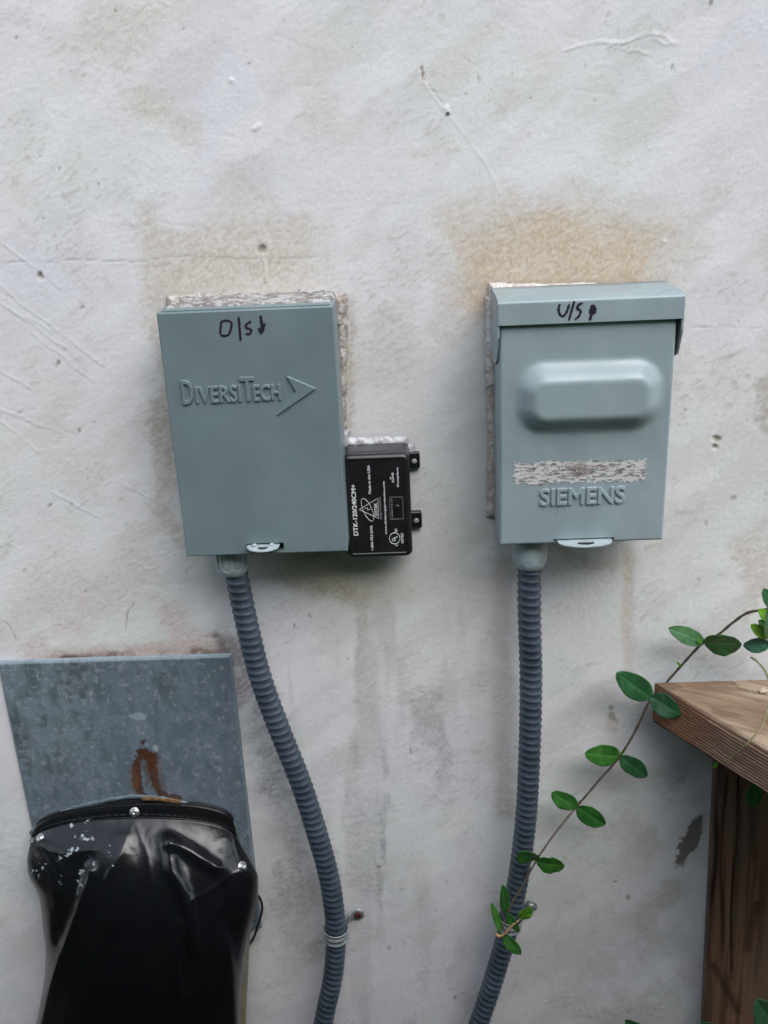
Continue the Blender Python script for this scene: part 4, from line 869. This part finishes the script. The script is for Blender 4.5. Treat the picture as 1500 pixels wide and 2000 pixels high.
# ================================================================== WOODEN LEDGE
def ledge():
    dA = .022; A = P(1279, 1334, dA); zt = A[2]; th_ = A[2]-P(1275, 1409, dA)[2]
    def onz(px, py, z):
        v = AF+AR*(px-750)/FPX-AU*(py-1000)/FPX; return EYE+v*((z-EYE[2])/v[2])
    B = onz(1500, 1462, zt); dr = (B-A)/np.linalg.norm(B-A); E_ = A+dr*.36
    t = Thing('wooden_ledge', 'weathered brown wooden ledge with sawn ribbed edge against the wall', 'wooden ledge', (.45, -.1, .3))
    # top board surface (grid in plan) : from front edge back to the wall side
    n = 200; s = np.linspace(0, 1, n); q = np.linspace(0, 1, n); Sg, Q = np.meshgrid(s, q, indexing='ij')
    back0 = A+np.array([0, 0, 0]); bend = np.array([A[0]+.55, A[1], zt])
    fr_ = A[None, None]+dr*(Sg*.40)[..., None]; bk = A[None, None]+np.array([1.0, 0, 0])*(Sg*.62)[..., None]
    V = fr_*(1-Q[..., None])+bk*Q[..., None]
    gx_ = V[..., 0]*math.cos(.5)-V[..., 1]*math.sin(.5); gy_ = V[..., 0]*math.sin(.5)+V[..., 1]*math.cos(.5)
    g1 = fbm(gx_*16, gy_*190, 501, 4); g2 = fbm(gx_*9, gy_*22, 511, 4); g3 = fbm(gx_*60, gy_*700, 521, 3)
    V[..., 2] += .0009*(g1-.5)+.0004*(g3-.5)-.0025*(1-sst(0, .02, Q))*(1-sst(0, .02, Q))
    col = np.empty(V.shape); col[:] = (.205, .135, .088)
    def lay(c, k):
        nonlocal col
        k = np.clip(k, 0, 1)[..., None]; col = col*(1-k)+np.array(c)*k
    u, v = PX(V)
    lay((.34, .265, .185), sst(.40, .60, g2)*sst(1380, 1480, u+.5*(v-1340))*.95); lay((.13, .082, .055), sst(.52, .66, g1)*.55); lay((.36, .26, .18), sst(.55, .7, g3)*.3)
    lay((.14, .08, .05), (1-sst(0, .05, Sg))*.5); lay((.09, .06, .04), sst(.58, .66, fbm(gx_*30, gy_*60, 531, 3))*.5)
    k = (g1*0+sst(.02, 0, np.abs(Q-.01))); 
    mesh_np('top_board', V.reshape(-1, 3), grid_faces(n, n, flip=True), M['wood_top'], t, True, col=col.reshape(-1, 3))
    # sawn edge: ribs running along the board
    nl, nh = 340, 150; s = np.linspace(0, .40, nl); h = np.linspace(0, 1, nh); Sg, Hg = np.meshgrid(s, h, indexing='ij')
    side = np.array([dr[1], -dr[0], 0]);
    if side[0] > 0: side = -side
    wob = .03*(fbm(Sg*25, Hg*2, 541, 3)-.5)
    rib = np.abs(((Hg+wob)*13) % 1-.5)*2
    env = sst(.05, .14, Hg)*(1-sst(.93, 1, Hg))
    prof = -.004*(1-sst(0, .06, Hg))-.003*sst(.94, 1, Hg)
    disp = .0022*(rib**.8)*env*(.25+.95*sst(.035, .11, Sg+.02*(fbm(Sg*30, Hg*8, 551, 3)-.5)))+prof+.0008*(fbm(Sg*60, Hg*12, 561, 3)-.5)
    low = .0022*(fbm(Sg*45, Hg*0, 571, 3)-.5)*Hg
    V = A+dr*Sg[..., None]+side*disp[..., None]+np.array([0, 0, -1.0])*(Hg*th_+low)[..., None]
    V[..., 2] -= .0026*(1-sst(0, .06, Hg))
    g = fbm(Sg*14, Hg*26, 581, 4); g2 = fbm(Sg*120, Hg*120, 591, 3)
    col = np.empty(V.shape); col[:] = (.19, .108, .068)
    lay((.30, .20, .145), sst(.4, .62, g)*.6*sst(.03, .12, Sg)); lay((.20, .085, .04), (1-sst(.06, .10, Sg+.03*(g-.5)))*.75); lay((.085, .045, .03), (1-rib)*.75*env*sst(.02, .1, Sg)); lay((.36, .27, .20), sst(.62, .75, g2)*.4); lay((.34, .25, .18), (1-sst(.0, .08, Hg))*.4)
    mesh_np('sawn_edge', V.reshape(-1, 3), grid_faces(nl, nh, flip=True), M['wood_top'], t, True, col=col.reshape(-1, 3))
    # underside and small end cut at the wall
    lo = -th_+.0005
    Ub = np.array([A+(0, 0, lo), A+dr*.40+(0, 0, lo), np.array([A[0]+.62, A[1], zt+lo])])
    mesh_np('underside', Ub, [(0, 1, 2)], M['wood_dark'], t, col=np.tile((.08, .05, .035), (3, 1)))
    e0, e1 = A+side*-.002, np.array([A[0]+.002, A[1]+.005, A[2]])
    mesh_np('end_cut', [e0+(0, 0, -.004), e1+(0, 0, -.004), e1+(0, 0, lo+.004), e0+(0, 0, lo)], [(0, 1, 2, 3)], M['wood_top'], t, col=np.tile((.17, .09, .055), (4, 1)))
    # upright boards beneath
    def upright(name, x0, x1, d0, d1, seed, base, cracks=()):
        ztop, zb_ = zt-th_+.001, .0; nx, nz = int(max(14, (x1-x0)/.0015)), 260
        xs = np.linspace(0, 1, nx); zs = np.linspace(0, 1, nz); Xg, Zg = np.meshgrid(xs, zs, indexing='ij'); z = ztop+(zb_-ztop)*Zg
        lean = .038*(ztop-z)
        Y = -(d1+.0008*(fbm(Xg*(x1-x0)*260+seed, z*9, 600+seed, 3)-.5)-.002*(1-sst(0, .05, Xg))*(x1-x0 > .02)); X = x0+(x1-x0)*Xg+lean
        V = np.stack([X, Y, z], -1); u, v = PX(V)
        wx = (x1-x0)*Xg; gr = fbm(wx*170+.5*np.sin(z*9), z*5, 610+seed, 4); gr2 = fbm(wx*420, z*11, 620+seed, 3)
        nonlocal col
        col = np.empty(V.shape); col[:] = base; lay(np.array(base)*.35, sst(.52, .66, gr)*.7); lay(np.array(base)*1.5, sst(.55, .7, gr2)*.35); lay((.10, .085, .06), sst(.5, .64, fbm(wx*30, z*14, 630+seed, 3))*.35)
        for cx0, cy0, cx1, cy1, w_, k_ in cracks:
            f = (v-cy0)/(cy1-cy0); cx = cx0+(cx1-cx0)*f+4*np.sin(v*.018+cx0)+2*(gr2-.5)*4; kk = np.exp(-((u-cx)/w_)**2)*sst(0, .04, f)*(1-sst(.85, 1.0, f))*k_
            lay((.018, .008, .004), kk); V[..., 1] += .0022*kk
        F = grid_faces(nx, nz, flip=False); V = V.reshape(-1, 3); idx = np.arange(nx*nz).reshape(nx, nz)
        ring = list(idx[0]); k = len(V); bk = V[ring].copy(); bk[:, 1] = -d0; c2 = col.reshape(-1, 3)
        ring2 = list(idx[-1]); bk2 = V[ring2].copy(); bk2[:, 1] = -d0
        F = np.vstack([F, [(ring[i+1], ring[i], k+i, k+i+1) for i in range(len(ring)-1)], [(ring2[i], ring2[i+1], k+nz+i+1, k+nz+i) for i in range(nz-1)]])
        mesh_np(name, np.vstack([V, bk, bk2]), F, M['wood_dark'], t, True, col=np.vstack([c2, c2[ring]*0+np.array((.17, .13, .095)), c2[ring2]]))
    xL = P(1387, 1490, 0)[0]
    upright('upright_board', xL, xL+.30, -.003, .0225, 2, (.15, .082, .048), ((1404, 1500, 1384, 1905, 5, 1.0), (1420, 1500, 1404, 1915, 4, .8), (1443, 1500, 1425, 1940, 3.2, .8), (1478, 1500, 1470, 1700, 9, .5), (1480, 1760, 1460, 1870, 8, .6), (1392, 1880, 1440, 1990, 9, .6)))
    for j, (x, y, sc) in enumerate(((1436, 1333, 1.0),)):
        pass
    return zt
ZT = ledge()
# dry flakes lying on the ledge
def onz(px, py, z):
    v = AF+AR*(px-750)/FPX-AU*(py-1000)/FPX; return EYE+v*((z-EYE[2])/v[2])
fk = np.random.RandomState(3)
for i, (x, y, s_, lb) in enumerate(((1491, 1350, .010, 'pale dry leaf scrap lying on the wooden ledge near the frame edge'), (1436, 1333, .0022, 'tiny white flake on the back of the wooden ledge'))):
    c = onz(x, y, ZT+.002); pts = []
    for a in np.linspace(0, 2*PI, 9, endpoint=False): r = s_*fk.uniform(.5, 1.0); pts.append(c+np.array([r*math.cos(a), .55*r*math.sin(a), fk.uniform(-.001, .002)]))
    o = prism('dry_leaf_scrap' if i == 0 else 'paint_flake', pts, simple('dry_scrap', (.42, .36, .26), .8, 0, .3, 300), None, .0008, (0, 0, 1)); tag(o, lb, 'leaf scrap' if i == 0 else 'paint flake')

# ================================================================== VINES
def leaf(parent, base, tip, wpx, d0, d1, mat, roll=0.0, cup=.07, curl=.10, name='leaf', skew=0.0):
    a, b = P(*base, d0), P(*tip, d1); ax = b-a; L = np.linalg.norm(ax); ax = ax/L; mpx = np.linalg.norm(P(base[0]+10, base[1], d0)-a)/10
    sd = np.cross(ax, [0, 1, 0]); sd /= np.linalg.norm(sd); nn = np.cross(sd, ax); nn *= -np.sign(nn[1]) if abs(nn[1]) > 1e-6 else 1
    c_, s_ = math.cos(roll), math.sin(roll); sd, nn = sd*c_+nn*s_, nn*c_-sd*s_
    n, m_ = 26, 17; s = np.linspace(0, 1, n); k = np.linspace(-1, 1, m_); w = wpx*mpx/2/max(.4, abs(c_))
    prof = np.clip(1.02*np.sin(PI*s**.90)**.58, 0, None); prof[0] = .02; prof[-1] = .02
    Sg, K = np.meshgrid(s, k, indexing='ij'); rib = np.abs(K)
    side_v = np.sin((Sg*9-rib*1.7)*2*PI)*.5+.5
    hh = cup*w*rib**1.4*prof[:, None]*1.6-curl*L*(Sg-.45)**2*1.2+.00018*side_v*rib*(1-rib)*4-.00025*np.exp(-(K/.10)**2)
    rl = np.random.RandomState(int(base[0]*7+tip[1])); asym = 1+np.sign(K)*rl.uniform(-.10, .10); K = K*asym*(1+.014*np.sin(Sg*rl.uniform(14, 26)+rl.rand()*6)*rib)
    wave = .07*w*np.sin(Sg*rl.uniform(6, 11)+base[0])*rib+.03*w*np.sin(Sg*23+K*4)*rib
    V = a+ax*(Sg*L)[..., None]+sd*(K*w*prof[:, None]+skew*w*np.sin(PI*Sg))[..., None]+nn*(hh+wave)[..., None]
    vein = np.clip(np.exp(-(K/.07)**2)*.75+.25*np.exp(-((side_v-1)/.12)**2)*(rib < .85), 0, 1)
    o = mesh_np(name, V.reshape(-1, 3), grid_faces(n, m_), mat, parent, True, attrs={'vein': vein}); md = o.modifiers.new('thick', 'SOLIDIFY'); md.thickness = .0004; md.offset = 0
    return o
def stem(parent, pts, r, mat, name='stem'):
    q = catmull([P(*p) for p in pts], 10)
    return tube(name, q, lambda s, th, L: r*(1-.35*s/L)*(1+.12*np.sin(s*400)), mat, parent, 8, .003)
tv = Thing('climbing_vine', 'long trailing green vine crossing the wall diagonally from ledge to right conduit', 'vine', tuple(P(990, 1800, .07)))
stem(tv, [(1530, 1186, .05), (1492, 1191, .045), (1460, 1197, .040), (1430, 1217, .034), (1400, 1242, .028), (1373, 1256, .024), (1345, 1284, .018), (1302, 1333, .010), (1284, 1356, .014), (1270, 1366, .032), (1242, 1425, .030), (1211, 1477, .030),
           (1170, 1524, .032), (1127, 1575, .036), (1088, 1622, .050), (1048, 1680, .066), (1022, 1728, .070), (1001, 1762, .074), (990, 1788, .076)], .0017, M['stem'])
for (b_, t_, w_, da, db, mt, ro) in [
    ((1376, 1256), (1307, 1227), 31, .026, .040, 'leaf_t', .35), ((1374, 1257), (1448, 1259), 50, .026, .046, 'leaf', .1),
    ((1272, 1365), (1206, 1316), 48, .034, .046, 'leaf', .15), ((1271, 1361), (1328, 1396), 46, .034, .060, 'leaf', -.1),
    ((1211, 1479), (1143, 1472), 46, .032, .044, 'leaf_b', .1), ((1212, 1478), (1263, 1519), 40, .032, .042, 'leaf', .2),
    ((1127, 1577), (1079, 1549), 34, .038, .050, 'leaf_b', .2), ((1127, 1577), (1182, 1612), 42, .038, .046, 'leaf_b', .1),
    ((1047, 1681), (1017, 1666), 42, .068, .078, 'leaf_b', -.2), ((1047, 1684), (1103, 1692), 44, .068, .076, 'leaf_b', .15),
    ((988, 1785), (983, 1730), 20, .078, .088, 'leaf_b', .4), ((980, 1822), (961, 1765), 13, .080, .088, 'leaf_b', .6),
    ((990, 1783), (1013, 1822), 18, .078, .084, 'leaf_b', .3), ((986, 1826), (1017, 1866), 28, .080, .090, 'leaf_b', .2),
    ((1016, 1797), (1036, 1772), 26, .082, .088, 'leaf_y', .1)]:
    leaf(tv, b_, t_, w_, da, db, M[mt], ro)
for b_, t_, w_ in (((1371, 1256), (1362, 1247), 7), ((1211, 1477), (1216, 1466), 6), ((1128, 1575), (1133, 1564), 6), ((1330, 1301), (1322, 1293), 5)): leaf(tv, b_, t_, w_, .030, .036, M['leaf_y'], .3)
stem(tv, [(968, 1822, .079), (974, 1829, .081), (985, 1824, .081), (1000, 1808, .082), (1018, 1794, .082)], .0019, M['stem_tan'], 'twig')
stem(tv, [(990, 1786, .076), (984, 1806, .078), (974, 1828, .080)], .0013, M['stem'], 'twig')
ty = Thing('young_vine_shoot', 'bright yellow-green leafy shoot entering at the right edge above the ledge', 'vine', tuple(P(1510, 1260, .06)))
stem(ty, [(1540, 1140, .07), (1512, 1190, .065), (1506, 1230, .06), (1503, 1262, .058), (1530, 1300, .06)], .0016, M['stem'])
for (b_, t_, w_, da, db, mt, ro) in [((1514, 1190), (1492, 1150), 24, .066, .07, 'leaf', .3), ((1508, 1215), (1483, 1190), 20, .064, .07, 'leaf_y', .2), ((1508, 1232), (1482, 1212), 18, .062, .07, 'leaf_b', .3),
    ((1506, 1246), (1468, 1221), 24, .060, .068, 'leaf_y', .1), ((1504, 1250), (1500, 1195), 22, .062, .085, 'leaf_t', .3), ((1503, 1258), (1452, 1262), 32, .058, .052, 'leaf_t', .1), ((1512, 1225), (1530, 1170), 30, .062, .07, 'leaf', .1)]:
    leaf(ty, b_, t_, w_, da, db, M[mt], ro)
tt_ = Thing('vine_tendril', 'thin pale tendril looping over the sawn edge of the wooden ledge', 'vine', tuple(P(1500, 1350, .05)))
stem(tt_, [(1466, 1283, .030), (1478, 1291, .034), (1490, 1304, .040), (1499, 1320, .05), (1506, 1342, .08), (1504, 1368, .10), (1497, 1393, .125), (1487, 1421, .145), (1468, 1443, .150), (1455, 1457, .150), (1432, 1478, .135), (1412, 1488, .125)], .0013, M['stem_green'])
leaf(tt_, (1403, 1489), (1393, 1500), 9, .10, .10, M['leaf_y'])
tu = Thing('shaded_vine_leaf', 'single dark green leaf hanging in shade under the wooden ledge', 'leaf', tuple(P(1474, 1530, .09)))
leaf(tu, (1478, 1528), (1468, 1578), 30, .105, .10, M['leaf_b'], .1); stem(tu, [(1500, 1505, .11), (1486, 1515, .108), (1478, 1530, .105)], .001, M['stem'])
tb = Thing('broad_leaf_plant', 'blue-green broad leaves rising at the bottom right corner before the dark boards', 'plant', tuple(P(1450, 2080, .1)))
stem(tb, [(1450, 2200, .10), (1440, 2120, .11), (1440, 2060, .11)], .002, M['stem']); stem(tb, [(1450, 2200, .10), (1490, 2120, .12), (1530, 2050, .12)], .002, M['stem'])
leaf(tb, (1440, 2062), (1372, 2002), 58, .11, .14, M['leaf_t'], .1); leaf(tb, (1535, 2050), (1482, 1958), 62, .12, .16, M['leaf_t'], .1)
tc_ = Thing('low_leaf_sprig', 'tip of a dark leaf just showing at the bottom edge left of the boards', 'leaf', tuple(P(1240, 2060, .06)))
leaf(tc_, (1275, 2035), (1222, 1994), 26, .06, .07, M['leaf'], .2)
stem(tc_, [(1290, 2100, .05), (1285, 2060, .055), (1275, 2035, .06)], .0015, M['stem'])
